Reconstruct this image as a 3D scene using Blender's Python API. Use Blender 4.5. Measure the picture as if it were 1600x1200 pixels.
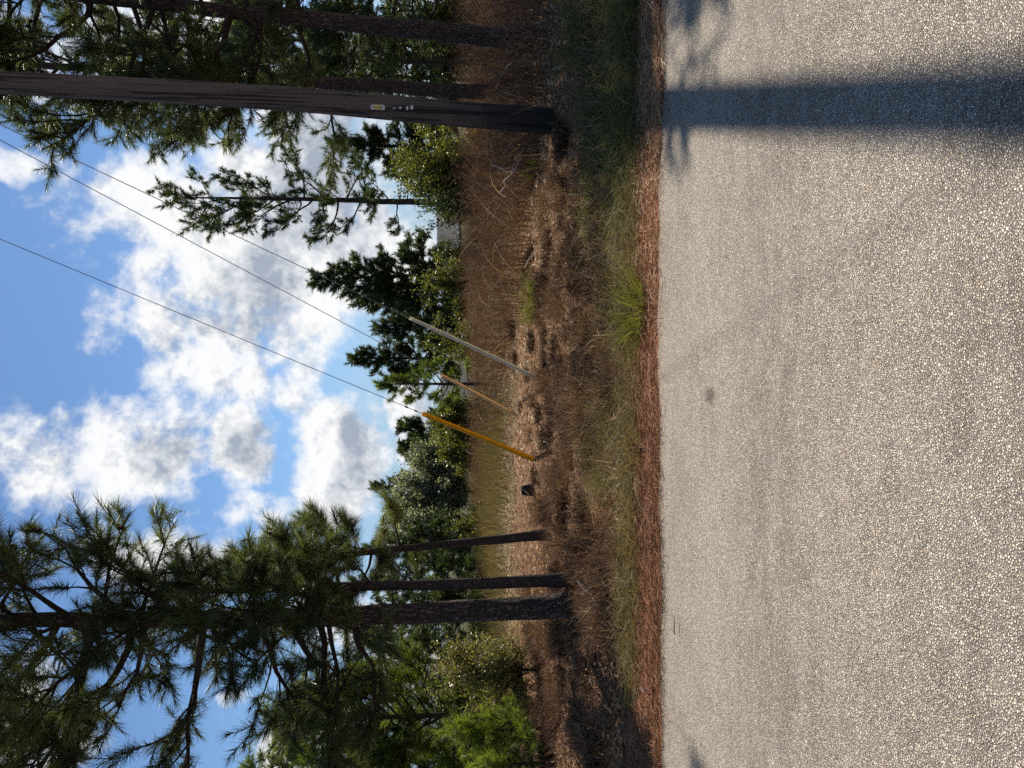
import bpy, math, random
import numpy as np
from mathutils import Vector, Matrix

for o in list(bpy.data.objects):
    bpy.data.objects.remove(o, do_unlink=True)
scene = bpy.context.scene
COL = scene.collection
R = math.radians

# ------------------------------------------------------------------ camera
# the photograph was taken with the phone held upright and is stored lying on its side:
# the picture's left edge is up in the place, its top edge is to the right
CAM_H = 1.6
F_PX = 1109.0
TANP = 100.0 / 1109.0                      # pitch below the horizon
cp = math.cos(math.atan(TANP)); sp = math.sin(math.atan(TANP))
FWD = np.array([0, cp, -sp]); UPV = np.array([0, sp, cp]); RGT = np.array([1.0, 0, 0])
CAM = np.array([0, 0, CAM_H])
cam_d = bpy.data.cameras.new('camera')
cam_d.sensor_fit = 'HORIZONTAL'; cam_d.sensor_width = 36.0
cam_d.lens = F_PX / 1600.0 * 36.0
cam_d.clip_start = 0.05; cam_d.clip_end = 6000
cam = bpy.data.objects.new('camera', cam_d); COL.objects.link(cam)
m = Matrix.Identity(4)
for i in range(3):
    m[i][0] = -UPV[i]; m[i][1] = RGT[i]; m[i][2] = -FWD[i]; m[i][3] = CAM[i]
cam.matrix_world = m
scene.camera = cam

def ray(xi, yi):
    """direction through a point of the photograph (1600x1200 px)"""
    return FWD + RGT * ((600 - yi) / F_PX) + UPV * ((800 - xi) / F_PX)
def at(xi, yi, dist):
    """place whose distance ahead of the viewer (world y) is dist"""
    d = ray(xi, yi); return CAM + d * (dist / d[1])

# ------------------------------------------------------------------ sky and sun
SUN_AZ = R(22.0)      # to the right of straight ahead
SUN_EL = R(54.0)
sun_dir = np.array([math.sin(SUN_AZ) * math.cos(SUN_EL), math.cos(SUN_AZ) * math.cos(SUN_EL), math.sin(SUN_EL)])
scene.view_settings.view_transform = 'Standard'
scene.view_settings.look = 'None'
scene.view_settings.exposure = 0.7
scene.view_settings.gamma = 1.0
scene.view_settings.use_curve_mapping = False
scene.cycles.max_bounces = 4
scene.cycles.diffuse_bounces = 2
scene.cycles.glossy_bounces = 2
scene.cycles.transmission_bounces = 2
scene.cycles.transparent_max_bounces = 6
scene.cycles.caustics_reflective = False
scene.cycles.caustics_refractive = False
scene.cycles.use_denoising = False
scene.cycles.use_adaptive_sampling = True
scene.cycles.adaptive_threshold = 0.02

class G:
    """small helper to write node graphs as expressions"""
    def __init__(s, nt): s.nt = nt
    def node(s, t, **kw):
        n = s.nt.nodes.new(t)
        for k, v in kw.items(): setattr(n, k, v)
        return n
    def put(s, sock, v):
        if hasattr(v, 'is_linked') or isinstance(v, bpy.types.NodeSocket): s.nt.links.new(v, sock)
        else: sock.default_value = v
    def m(s, op, a, b=None, c=None, clamp=False):
        n = s.node('ShaderNodeMath', operation=op); n.use_clamp = clamp
        s.put(n.inputs[0], a)
        if b is not None: s.put(n.inputs[1], b)
        if c is not None: s.put(n.inputs[2], c)
        return n.outputs[0]
    def vm(s, op, a, b=None, out=0):
        n = s.node('ShaderNodeVectorMath', operation=op); s.put(n.inputs[0], a)
        if b is not None: s.put(n.inputs[1], b)
        return n.outputs[out]
    def mix(s, f, a, b, blend='MIX'):
        n = s.node('ShaderNodeMix', data_type='RGBA', blend_type=blend)
        s.put(n.inputs['Factor'], f); s.put(n.inputs[6], a); s.put(n.inputs[7], b)
        return n.outputs[2]
    def noise(s, vec, scale, detail=4, rough=0.5, dist=0.0, col=False):
        n = s.node('ShaderNodeTexNoise'); s.put(n.inputs['Vector'], vec)
        n.inputs['Scale'].default_value = scale; n.inputs['Detail'].default_value = detail
        n.inputs['Roughness'].default_value = rough; n.inputs['Distortion'].default_value = dist
        return n.outputs[1 if col else 0]
    def voro(s, vec, scale, feature='F1', out='Distance', rnd=1.0):
        n = s.node('ShaderNodeTexVoronoi', feature=feature); s.put(n.inputs['Vector'], vec)
        n.inputs['Scale'].default_value = scale; n.inputs['Randomness'].default_value = rnd
        return n.outputs[out]
    def ss(s, x, a, b):
        n = s.node('ShaderNodeMapRange', interpolation_type='SMOOTHSTEP')
        s.put(n.inputs['Value'], x); n.inputs['From Min'].default_value = a; n.inputs['From Max'].default_value = b
        return n.outputs[0]
    def ramp(s, f, stops):
        n = s.node('ShaderNodeValToRGB'); s.put(n.inputs[0], f)
        e = n.color_ramp.elements
        while len(e) < len(stops): e.new(0.5)
        for el, (p, c) in zip(e, stops): el.position = p; el.color = (*c, 1)
        return n.outputs[0]
    def sep(s, v):
        n = s.node('ShaderNodeSeparateXYZ'); s.put(n.inputs[0], v); return n.outputs
    def comb(s, x, y, z):
        n = s.node('ShaderNodeCombineXYZ')
        for i, v in enumerate((x, y, z)): s.put(n.inputs[i], v)
        return n.outputs[0]

world = bpy.data.worlds.new('World'); scene.world = world; world.use_nodes = True
wt = world.node_tree; wt.nodes.clear(); g = G(wt)
sky = g.node('ShaderNodeTexSky', sky_type='NISHITA'); sky.sun_disc = False
sky.sun_elevation = SUN_EL; sky.sun_rotation = SUN_AZ
sky.altitude = 100; sky.air_density = 1.0; sky.dust_density = 0.1; sky.ozone_density = 0.8
tc = g.node('ShaderNodeTexCoord'); dirv = g.vm('NORMALIZE', tc.outputs['Generated'])
sx, sy, sz = g.sep(dirv)
az = g.m('ARCTAN2', sx, sy); el = g.m('ARCSINE', sz)
# clouds of a broken cumulus field: (photo x, photo y, half height px, half width px, weight)
CLOUDS = [(290, 400, 150, 120, 1.0), (420, 450, 130, 150, 1.05), (470, 300, 150, 150, 1.05), (220, 310, 80, 60, .8),
          (570, 320, 90, 140, .9), (500, 180, 130, 110, .9), (340, 560, 110, 70, .8), (470, 560, 70, 90, .85),
          (165, 560, 50, 60, .55), (190, 715, 150, 75, .9), (90, 665, 90, 45, .6), (20, 640, 40, 45, .6),
          (385, 700, 46, 62, 1.1), (530, 705, 66, 92, 1.15), (632, 690, 28, 100, .9),
          (40, 240, 50, 26, .62), (75, 300, 22, 22, .45), (650, 380, 60, 80, .85), (650, 1040, 60, 90, .85),
          (470, 1180, 62, 55, 1.0), (20, 1160, 80, 80, .8), (410, 1090, 60, 18, .6),
          (250, 880, 150, 60, .75), (420, 790, 60, 40, .7), (520, 960, 90, 60, .75), (100, 940, 80, 80, .55),
          (110, 60, 110, 90, .7), (330, 60, 100, 80, .8)]
THICK = [(405, 465, 60, 75), (480, 290, 110, 95), (563, 715, 30, 70), (410, 705, 26, 34), (540, 180, 90, 90), (330, 470, 50, 40), (650, 690, 12, 80), (260, 710, 40, 40)]
def azel(xi, yi):
    d = ray(xi, yi); d = d / np.linalg.norm(d); return math.atan2(d[0], d[1]), math.asin(d[2])
warp = g.noise(dirv, 9.0, 3, 0.55, col=True)
wx, wy, wz = g.sep(warp)
azw = g.m('MULTIPLY_ADD', g.m('SUBTRACT', wx, 0.5), 0.10, az)
elw = g.m('MULTIPLY_ADD', g.m('SUBTRACT', wy, 0.5), 0.10, el)
uv = g.comb(azw, elw, 0.0)
def blob(xi, yi, rh, rw, w, k):
    a0, e0 = azel(xi, yi); su = F_PX / rw * math.sqrt(k * w); sv = F_PX / rh * math.sqrt(k * w)
    n = g.node('ShaderNodeVectorMath', operation='MULTIPLY_ADD'); g.put(n.inputs[0], uv)
    n.inputs[1].default_value = (su, sv, 0); n.inputs[2].default_value = (-a0 * su, -e0 * sv, 0)
    return g.m('SUBTRACT', w, g.vm('DOT_PRODUCT', n.outputs[0], n.outputs[0], out='Value'))
cover = g.m('MULTIPLY', g.ss(g.noise(dirv, 2.3, 2, 0.5), 0.42, 0.75), 0.45)
for (xi, yi, rh, rw, w) in CLOUDS: cover = g.m('MAXIMUM', cover, blob(xi, yi, rh, rw, w, .45))
dk = -1.0
for (xi, yi, rh, rw) in THICK: dk = g.m('MAXIMUM', dk, blob(xi, yi, rh, rw, 1.0, .6))
fb = g.noise(dirv, 11.0, 11, 0.60, 0.10)
up_ = g.vm('ADD', dirv, tuple(float(q) * .012 for q in sun_dir))
fs = g.noise(up_, 11.0, 6, 0.60, 0.10)
dens = g.m('ADD', cover, g.m('MULTIPLY', g.m('SUBTRACT', fb, 0.5), 2.6))
alpha = g.ss(dens, 0.32, 0.88)
relief = g.m('MULTIPLY', g.m('SUBTRACT', fs, fb), 5.5)                    # more cloud sunward: less light
thick = g.m('ADD', g.m('MULTIPLY', g.ss(dens, 0.8, 1.9), .45), g.m('MULTIPLY', g.ss(dk, -.3, 1.0), .65))
thick = g.m('ADD', thick, relief, clamp=True)
ccol = g.mix(thick, (7.5, 7.55, 7.6, 1), (3.0, 3.4, 4.1, 1))
haze_c = g.mix(g.m('MULTIPLY', g.ss(sz, .26, 0.0), .8), g.mix(1.0, sky.outputs[0], (.64, .78, .91, 1), 'MULTIPLY'), (2.7, 3.7, 5.1, 1))
allc = g.mix(g.m('MULTIPLY', alpha, g.ss(sz, -0.02, 0.04)), haze_c, ccol)
bg = g.node('ShaderNodeBackground'); wt.links.new(allc, bg.inputs[0]); bg.inputs[1].default_value = 0.080
wo = g.node('ShaderNodeOutputWorld'); wt.links.new(bg.outputs[0], wo.inputs[0])
world.cycles.sampling_method = 'NONE'

sun_d = bpy.data.lights.new('sun', 'SUN'); sun_d.energy = 5.0; sun_d.angle = R(0.55); sun_d.color = (1.0, 0.93, 0.81)
sun = bpy.data.objects.new('sun', sun_d); COL.objects.link(sun)
sun.rotation_euler = Vector(-sun_dir).to_track_quat('-Z', 'Y').to_euler()
sun.location = (8, 20, 30)

# ------------------------------------------------------------------ materials
def material(name):
    mt = bpy.data.materials.new(name); mt.use_nodes = True; nt = mt.node_tree; nt.nodes.clear()
    gg = G(nt); out = gg.node('ShaderNodeOutputMaterial'); b = gg.node('ShaderNodeBsdfPrincipled')
    nt.links.new(b.outputs[0], out.inputs[0])
    b.inputs['Specular IOR Level'].default_value = 0.25
    return mt, gg, b, out
def bump(gg, b, h, strength=1.0, dist=0.01):
    n = gg.node('ShaderNodeBump'); n.inputs['Strength'].default_value = strength; n.inputs['Distance'].default_value = dist
    gg.put(n.inputs['Height'], h); gg.nt.links.new(n.outputs[0], b.inputs['Normal'])
def attr(gg, name='Col'):
    return gg.node('ShaderNodeAttribute', attribute_name=name).outputs

def mat_foliage(name, stops, transl=0.35, rough=0.42, spec=0.45):
    """leaf colours picked per tuft by the mesh attribute Col"""
    mt, gg, b, out = material(name)
    f = gg.sep(attr(gg)['Vector'])[0]
    c = gg.ramp(f, stops)
    gg.put(b.inputs['Base Color'], c); b.inputs['Roughness'].default_value = rough
    b.inputs['Specular IOR Level'].default_value = spec
    tr = gg.node('ShaderNodeBsdfTranslucent'); gg.put(tr.inputs[0], gg.mix(1.0, c, (1.15, 1.15, 0.62, 1), 'MULTIPLY'))
    mx = gg.node('ShaderNodeMixShader'); mx.inputs[0].default_value = transl
    gg.nt.links.new(b.outputs[0], mx.inputs[1]); gg.nt.links.new(tr.outputs[0], mx.inputs[2])
    gg.nt.links.new(mx.outputs[0], out.inputs[0])
    return mt

def mat_bark(name, c1, c2, scale=1.0):
    mt, gg, b, out = material(name)
    P = gg.node('ShaderNodeTexCoord').outputs['Object']
    v = gg.vm('MULTIPLY', P, (15 * scale, 15 * scale, 4.2 * scale))
    w = gg.noise(P, 6 * scale, 4, .6, col=True)
    v = gg.vm('ADD', v, gg.vm('MULTIPLY', w, (2.6, 2.6, 2.6)))
    e = gg.voro(v, 1.6, 'DISTANCE_TO_EDGE')
    n = gg.noise(P, 45 * scale, 6, .65)
    pl = gg.ss(e, 0.0, 0.30)
    cc = gg.mix(pl, (0.032, 0.023, 0.019, 1), gg.mix(n, c1, c2))
    gg.put(b.inputs['Base Color'], cc); b.inputs['Roughness'].default_value = .9
    bump(gg, b, gg.m('ADD', gg.m('MULTIPLY', pl, 0.7), gg.m('MULTIPLY', n, .5)), 1.0, 0.03 / scale)
    return mt

M = {}
M['needle'] = mat_foliage('pine_needles', [(0, (.036, .052, .024)), (.5, (.076, .100, .040)), (1, (.15, .175, .058))], .48)
M['needle_young'] = mat_foliage('young_pine_needles', [(0, (.045, .072, .015)), (.5, (.115, .16, .024)), (1, (.22, .27, .04))], .5)
M['needle_far'] = mat_foliage('distant_pine_needles', [(0, (.030, .048, .018)), (.5, (.058, .085, .026)), (1, (.10, .13, .036))], .4)
M['silver'] = mat_foliage('silvery_leaves', [(0, (.09, .105, .07)), (.6, (.20, .215, .155)), (1, (.50, .52, .45))], .55, .4, .4)
M['yellowleaf'] = mat_foliage('yellow_green_leaves', [(0, (.04, .055, .014)), (.45, (.115, .13, .026)), (1, (.27, .25, .06))], .45)
M['olive'] = mat_foliage('olive_leaves', [(0, (.09, .09, .028)), (.5, (.20, .19, .055)), (1, (.36, .32, .13))], .45)
M['grass'] = mat_foliage('verge_grass', [(0, (.085, .068, .030)), (.4, (.175, .138, .064)), (.7, (.28, .210, .115)), (1, (.46, .36, .23))], .3, .6, .15)
M['grass_lush'] = mat_foliage('lush_grass', [(0, (.05, .06, .018)), (.5, (.11, .12, .036)), (.9, (.18, .165, .06)), (1, (.36, .29, .15))], .3, .6, .15)
M['clumpgrass'] = mat_foliage('clump_grass', [(0, (.06, .07, .015)), (.5, (.14, .145, .03)), (1, (.26, .23, .07))], .4, .6, .15)
M['dead'] = mat_foliage('dead_stems', [(0, (.060, .032, .024)), (.5, (.190, .108, .076)), (.85, (.33, .215, .155)), (1, (.62, .50, .40))], .25, .8, .15)
M['darkdead'] = mat_foliage('dark_dead_stems', [(0, (.020, .012, .009)), (.5, (.085, .050, .035)), (.85, (.20, .13, .09)), (1, (.40, .29, .20))], .1, .8, .15)
M['dryfield'] = mat_foliage('dry_field_grass', [(0, (.11, .085, .04)), (.5, (.21, .16, .09)), (1, (.36, .28, .19))], .35, .7, .15)
M['straw'] = mat_foliage('pine_straw', [(0, (.085, .035, .017)), (.5, (.25, .112, .054)), (.85, (.40, .215, .115)), (1, (.60, .44, .28))], .1, .7, .2)
M['litter'] = mat_foliage('wood_chips', [(0, (.066, .033, .018)), (.45, (.27, .142, .068)), (.8, (.49, .295, .15)), (1, (.76, .60, .41))], .06, .75, .2)
M['bark'] = mat_bark('pine_bark', (.075, .052, .042, 1), (.20, .145, .115, 1))
M['bark_small'] = mat_bark('young_pine_bark', (.06, .042, .034, 1), (.17, .115, .09, 1), 1.8)
M['twig'] = mat_bark('twig_bark', (.05, .038, .03, 1), (.12, .09, .07, 1), 2.5)

def mat_simple(name, c, rough=.6, metal=0.0, nscale=30, var=.35, bd=0.002):
    mt, gg, b, out = material(name)
    P = gg.node('ShaderNodeTexCoord').outputs['Object']
    n = gg.noise(P, nscale, 6, .6)
    dark = tuple(x * (1 - var) for x in c); light = tuple(min(1, x * (1 + var)) for x in c)
    gg.put(b.inputs['Base Color'], gg.mix(n, (*dark, 1), (*light, 1)))
    b.inputs['Roughness'].default_value = rough; b.inputs['Metallic'].default_value = metal
    bump(gg, b, n, .5, bd)
    return mt
M['steel'] = mat_simple('galvanised_cable', (.20, .20, .21), .5, .6)
M['rod'] = mat_simple('rusty_rod', (.10, .06, .045), .8)
def mat_plastic(name, c):
    mt, gg, b, out = material(name); P = gg.node('ShaderNodeTexCoord').outputs['Object']
    n = gg.noise(P, 9, 5, .6); cc = gg.mix(n, (c[0] * .75, c[1] * .72, c[2] * .7, 1), (min(1, c[0] * 1.2), min(1, c[1] * 1.2), min(1, c[2] * 1.2), 1))
    gg.put(b.inputs['Base Color'], cc); b.inputs['Roughness'].default_value = .5
    tr = gg.node('ShaderNodeBsdfTranslucent'); gg.put(tr.inputs[0], cc)
    mx = gg.node('ShaderNodeMixShader'); mx.inputs[0].default_value = .45
    gg.nt.links.new(b.outputs[0], mx.inputs[1]); gg.nt.links.new(tr.outputs[0], mx.inputs[2]); gg.nt.links.new(mx.outputs[0], out.inputs[0]); return mt
M['yellow'] = mat_plastic('faded_yellow_plastic', (.86, .52, .03))
M['beige'] = mat_plastic('weathered_beige_plastic', (.92, .84, .70))
M['tan'] = mat_plastic('weathered_tan_plastic', (.74, .60, .38))
M['plate_y'] = mat_simple('yellow_plate', (.62, .44, .11), .45, 0, 60, .2)
M['plate_w'] = mat_simple('pale_metal', (.62, .62, .60), .45, 0, 60, .15)
M['black'] = mat_simple('dark_rivet', (.02, .02, .02), .5)
M['char'] = mat_simple('charred_wood', (.016, .013, .012), .9, 0, 25, .5, .02)
M['palewood'] = mat_simple('bleached_wood', (.46, .39, .31), .8, 0, 20, .3, .004)
M['stick'] = mat_simple('grey_brown_wood', (.20, .14, .10), .85, 0, 20, .4, .004)
M['wallpaint'] = mat_simple('house_siding', (.55, .53, .50), .7, 0, 3, .1)
M['brickwall'] = mat_simple('brown_brick', (.22, .15, .12), .85, 0, 9, .3)
M['trim'] = mat_simple('white_trim', (.75, .75, .73), .6, 0, 4, .08)
M['conem'] = mat_simple('pine_cone_scales', (.055, .04, .032), .9, 0, 60, .5, .01)
M['stain'] = mat_simple('tar', (.03, .03, .03), .6)

def mat_glass():
    mt, gg, b, out = material('window_glass'); b.inputs['Base Color'].default_value = (.03, .035, .04, 1)
    b.inputs['Roughness'].default_value = .08; b.inputs['Specular IOR Level'].default_value = .6; return mt
M['glass'] = mat_glass()
def mat_shingle():
    mt, gg, b, out = material('grey_shingles')
    P = gg.node('ShaderNodeTexCoord').outputs['Object']
    n = gg.noise(P, 40, 3, .6); n2 = gg.noise(P, 1.3, 3, .5)
    w = gg.node('ShaderNodeTexBrick'); gg.put(w.inputs['Vector'], gg.vm('MULTIPLY', P, (1, 1, 1)))
    gg.put(b.inputs['Base Color'], gg.mix(gg.m('MULTIPLY_ADD', n, .6, gg.m('MULTIPLY', n2, .4)), (.032, .030, .030, 1), (.08, .075, .074, 1)))
    b.inputs['Roughness'].default_value = .95; bump(gg, b, n, .6, .02); return mt
M['shingle'] = mat_shingle()

def mat_pole():
    mt, gg, b, out = material('creosoted_pole_wood')
    P = gg.node('ShaderNodeTexCoord').outputs['Object']
    st = gg.noise(gg.vm('MULTIPLY', P, (38, 38, 1.1)), 1.0, 7, .65, .3)
    fine = gg.noise(gg.vm('MULTIPLY', P, (120, 120, 3)), 1.0, 4, .6)
    z = gg.sep(P)[2]
    crack = gg.ss(gg.noise(gg.vm('MULTIPLY', P, (22, 22, .55)), 1.0, 3, .5, .4), .53, .60)
    base = gg.mix(st, (.045, .034, .029, 1), (.18, .138, .112, 1))
    tar = gg.ss(gg.m('ADD', z, gg.m('MULTIPLY', gg.noise(P, 3, 3), 1.4)), 2.6, 1.1)   # creosote soaked butt
    base = gg.mix(gg.m('MULTIPLY', tar, .85), base, (.012, .010, .010, 1))
    base = gg.mix(gg.m('MULTIPLY', crack, .8), base, (.008, .007, .007, 1))
    gg.put(b.inputs['Base Color'], base); b.inputs['Roughness'].default_value = .85
    h = gg.m('SUBTRACT', gg.m('ADD', st, gg.m('MULTIPLY', fine, .4)), crack)
    bump(gg, b, h, .8, .015); return mt
M['pole'] = mat_pole()

def mat_road():
    mt, gg, b, out = material('chip_seal')
    P = gg.node('ShaderNodeNewGeometry').outputs['Position']
    wv = gg.vm('ADD', P, gg.vm('MULTIPLY', gg.noise(P, 60, 2, .5, col=True), (.013, .013, .0)))
    c1 = gg.voro(wv, 132, out='Color'); e1 = gg.voro(wv, 132, 'DISTANCE_TO_EDGE')
    c2 = gg.voro(wv, 235, out='Color')
    r, gr, bl = gg.sep(c1); r2, g2, b2 = gg.sep(c2)
    stone = gg.ramp(r, [(0, (.32, .265, .21)), (.22, (.50, .42, .335)), (.6, (.67, .57, .455)), (.88, (.76, .66, .54)), (1, (.80, .71, .595))])
    warm = gg.mix(gg.ss(gr, .86, .98), stone, (.50, .40, .29, 1))
    cool = gg.mix(gg.ss(bl, .84, .96), warm, (.42, .37, .32, 1))
    small = gg.ramp(r2, [(0, (.12, .11, .105)), (.6, (.34, .31, .28)), (1, (.55, .5, .44))])
    missing = gg.ss(bl, .12, .07)                           # cells where the stone is small or lost
    colr = gg.mix(missing, cool, small)
    big = gg.noise(P, 1.1, 5, .6); mid = gg.noise(gg.vm('MULTIPLY', P, (1, 2.4, 1)), 3.2, 5, .6)
    patch = gg.m('ADD', gg.m('MULTIPLY', big, .5), gg.m('MULTIPLY', mid, .5))
    gap = gg.ss(e1, .135, .035)
    gap = gg.m('MULTIPLY', gap, gg.m('MULTIPLY_ADD', gg.ss(patch, .62, .40), -.2, .95))
    # a tar drop, with its own shape
    x0, y0 = STAIN
    dd = gg.vm('LENGTH', gg.vm('MULTIPLY', gg.vm('SUBTRACT', P, (x0, y0, 0)), (1, .55, 0)), out='Value')
    dd = gg.m('ADD', dd, gg.m('MULTIPLY', gg.m('SUBTRACT', gg.noise(P, 35, 3), .5), .08))
    drop = gg.m('MULTIPLY', gg.ss(dd, .075, .012), .8)
    tarm = gg.m('MAXIMUM', gap, drop)
    dirt = gg.m('MULTIPLY', gg.ss(gg.m('ADD', gg.sep(P)[1], gg.m('MULTIPLY', mid, .35)), 5.15, 5.5), .4)
    base = gg.mix(gg.ss(patch, .45, .66), colr, gg.mix(1.0, colr, (.90, .89, .88, 1), 'MULTIPLY'))
    tracks = gg.m('ADD', gg.ss(gg.m('ABSOLUTE', gg.m('SUBTRACT', gg.m('ADD', gg.sep(P)[1], gg.m('MULTIPLY', big, .5)), 3.55)), .45, .1), gg.ss(gg.m('ABSOLUTE', gg.m('SUBTRACT', gg.m('ADD', gg.sep(P)[1], gg.m('MULTIPLY', big, .5)), 2.05)), .45, .1))
    base = gg.mix(gg.m('MULTIPLY', tracks, gg.m('MULTIPLY', gg.ss(mid, .35, .65), .30)), base, gg.mix(1.0, base, (.62, .60, .60, 1), 'MULTIPLY'))   # polished wheel tracks
    base = gg.mix(tarm, base, (.06, .048, .04, 1))
    base = gg.mix(dirt, base, (.34, .20, .12, 1))
    gg.put(b.inputs['Base Color'], base)
    b.inputs['Roughness'].default_value = .75
    h = gg.m('MULTIPLY', gg.ss(e1, .0, .28), gg.m('MULTIPLY_ADD', r, .5, .5))
    tilt = gg.noise(P, 120, 3, .6)
    h = gg.m('ADD', gg.m('MULTIPLY', h, gg.m('SUBTRACT', 1.0, gg.m('MULTIPLY', missing, .75))), gg.m('MULTIPLY', tilt, .7))
    bump(gg, b, h, 1.0, .011)
    return mt

def mat_ground():
    mt, gg, b, out = material('red_clay_ground')
    P = gg.node('ShaderNodeNewGeometry').outputs['Position']
    x, y, z = gg.sep(P)
    n1 = gg.noise(P, .7, 5, .6); n2 = gg.noise(P, 5, 6, .65); n3 = gg.noise(P, 34, 5, .7)
    clay = gg.mix(n3, (.080, .038, .022, 1), (.24, .120, .064, 1))
    mulch = gg.mix(n3, (.075, .046, .028, 1), (.31, .205, .115, 1))
    c = gg.mix(gg.ss(n2, .42, .6), clay, mulch)
    far = gg.ss(gg.m('ADD', y, gg.m('MULTIPLY', n1, 5)), 17, 22); wood = gg.ss(gg.m('ADD', y, gg.m('MULTIPLY', n1, 12)), 38, 52)
    fieldc = gg.mix(n2, (.09, .075, .04, 1), (.19, .15, .085, 1))
    c = gg.mix(far, c, gg.mix(wood, fieldc, gg.mix(n2, (.035, .042, .016, 1), (.08, .075, .035, 1))))
    strip = gg.m('MULTIPLY', gg.ss(gg.m('ADD', y, gg.m('MULTIPLY', n2, .5)), 6.9, 6.4), 1.0)
    c = gg.mix(strip, c, gg.mix(n3, (.13, .055, .032, 1), (.30, .145, .085, 1)))
    gg.put(b.inputs['Base Color'], c); b.inputs['Roughness'].default_value = .95
    b.inputs['Specular IOR Level'].default_value = .1
    bump(gg, b, gg.m('ADD', n3, gg.m('MULTIPLY', n2, 2)), .8, .05)
    return mt

# ------------------------------------------------------------------ mesh helpers
def link(o, parent=None, label=None, cat=None, group=None, kind=None):
    COL.objects.link(o)
    if parent is not None: o.parent = parent
    if label: o['label'] = label
    if cat: o['category'] = cat
    if group: o['group'] = group
    if kind: o['kind'] = kind
    return o
def empty(name, loc, label, cat, group=None):
    e = bpy.data.objects.new(name, None); e.empty_display_size = .2; e.location = tuple(loc)
    return link(e, None, label, cat, group)
def np_mesh(name, V, T, mat, col=None, smooth=False):
    V = np.asarray(V, np.float32).reshape(-1, 3); T = np.asarray(T, np.int32)
    k = T.shape[1]
    me = bpy.data.meshes.new(name)
    me.vertices.add(len(V)); me.vertices.foreach_set('co', V.ravel())
    me.loops.add(T.size); me.loops.foreach_set('vertex_index', T.ravel())
    me.polygons.add(len(T)); me.polygons.foreach_set('loop_start', np.arange(0, T.size, k, dtype=np.int32))
    if smooth: me.polygons.foreach_set('use_smooth', np.ones(len(T), bool))
    me.update(calc_edges=True)
    if col is not None:
        a = me.attributes.new('Col', 'FLOAT_COLOR', 'POINT')
        c = np.ones((len(V), 4), np.float32); c[:, 0] = col; a.data.foreach_set('color', c.ravel())
    me.materials.append(mat)
    return me
def obj(name, me, parent=None, **kw):
    o = bpy.data.objects.new(name, me); return link(o, parent, **kw)

class Acc:
    """collects quads"""
    def __init__(s): s.V = []; s.F = []; s.n = 0
    def add(s, V, F):
        s.V.append(np.asarray(V, float)); s.F.append(np.asarray(F, int) + s.n); s.n += len(V)
    def tube(s, pts, rad, sides=6, disp=None, cap=True):
        pts = np.asarray(pts, float); k = len(pts); rad = np.broadcast_to(np.asarray(rad, float), (k,))
        tan = np.gradient(pts, axis=0); tan /= np.linalg.norm(tan, axis=1)[:, None] + 1e-12
        ref = np.array([1.0, 0, 0]) if abs(tan[0][0]) < .8 else np.array([0, 1.0, 0])
        u = np.cross(tan, ref); u /= np.linalg.norm(u, axis=1)[:, None] + 1e-12
        v = np.cross(tan, u)
        a = np.linspace(0, 2 * math.pi, sides, endpoint=False)
        rr = rad[:, None] * np.ones(sides)
        if disp is not None: rr = rr * disp(np.linspace(0, 1, k)[:, None], a[None, :], pts)
        ring = pts[:, None] + rr[..., None] * (u[:, None] * np.cos(a)[None, :, None] + v[:, None] * np.sin(a)[None, :, None])
        V = ring.reshape(-1, 3)
        i = np.arange(k - 1)[:, None] * sides; j = np.arange(sides)[None, :]; j2 = (j + 1) % sides
        F = np.stack([i + j, i + j2, i + sides + j2, i + sides + j], -1).reshape(-1, 4)
        s.add(V, F)
        if cap:
            for e, p in ((0, pts[0]), (k - 1, pts[-1])):
                cv = np.vstack([V[e * sides:(e + 1) * sides], p[None]])
                cf = [(q, (q + 1) % sides, sides, sides) for q in range(sides)]
                s.V.append(cv); s.F.append(np.array(cf) + s.n); s.n += len(cv)
    def box(s, c, h, M3=None):
        c = np.asarray(c, float); V = np.array([[x, y, z] for x in (-1, 1) for y in (-1, 1) for z in (-1, 1)], float) * np.asarray(h)
        if M3 is not None: V = V @ np.asarray(M3).T
        s.add(V + c, [(0, 1, 3, 2), (4, 6, 7, 5), (0, 4, 5, 1), (2, 3, 7, 6), (0, 2, 6, 4), (1, 5, 7, 3)])
    def mesh(s, name, mat, smooth=False):
        V = np.concatenate(s.V); F = np.concatenate(s.F)
        me = bpy.data.meshes.new(name)
        fl = [tuple(f[:3]) if f[2] == f[3] else tuple(f) for f in F.tolist()]
        me.from_pydata(V.tolist(), [], fl)
        if smooth: me.polygons.foreach_set('use_smooth', np.ones(len(me.polygons), bool))
        me.update(); me.materials.append(mat); return me

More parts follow.
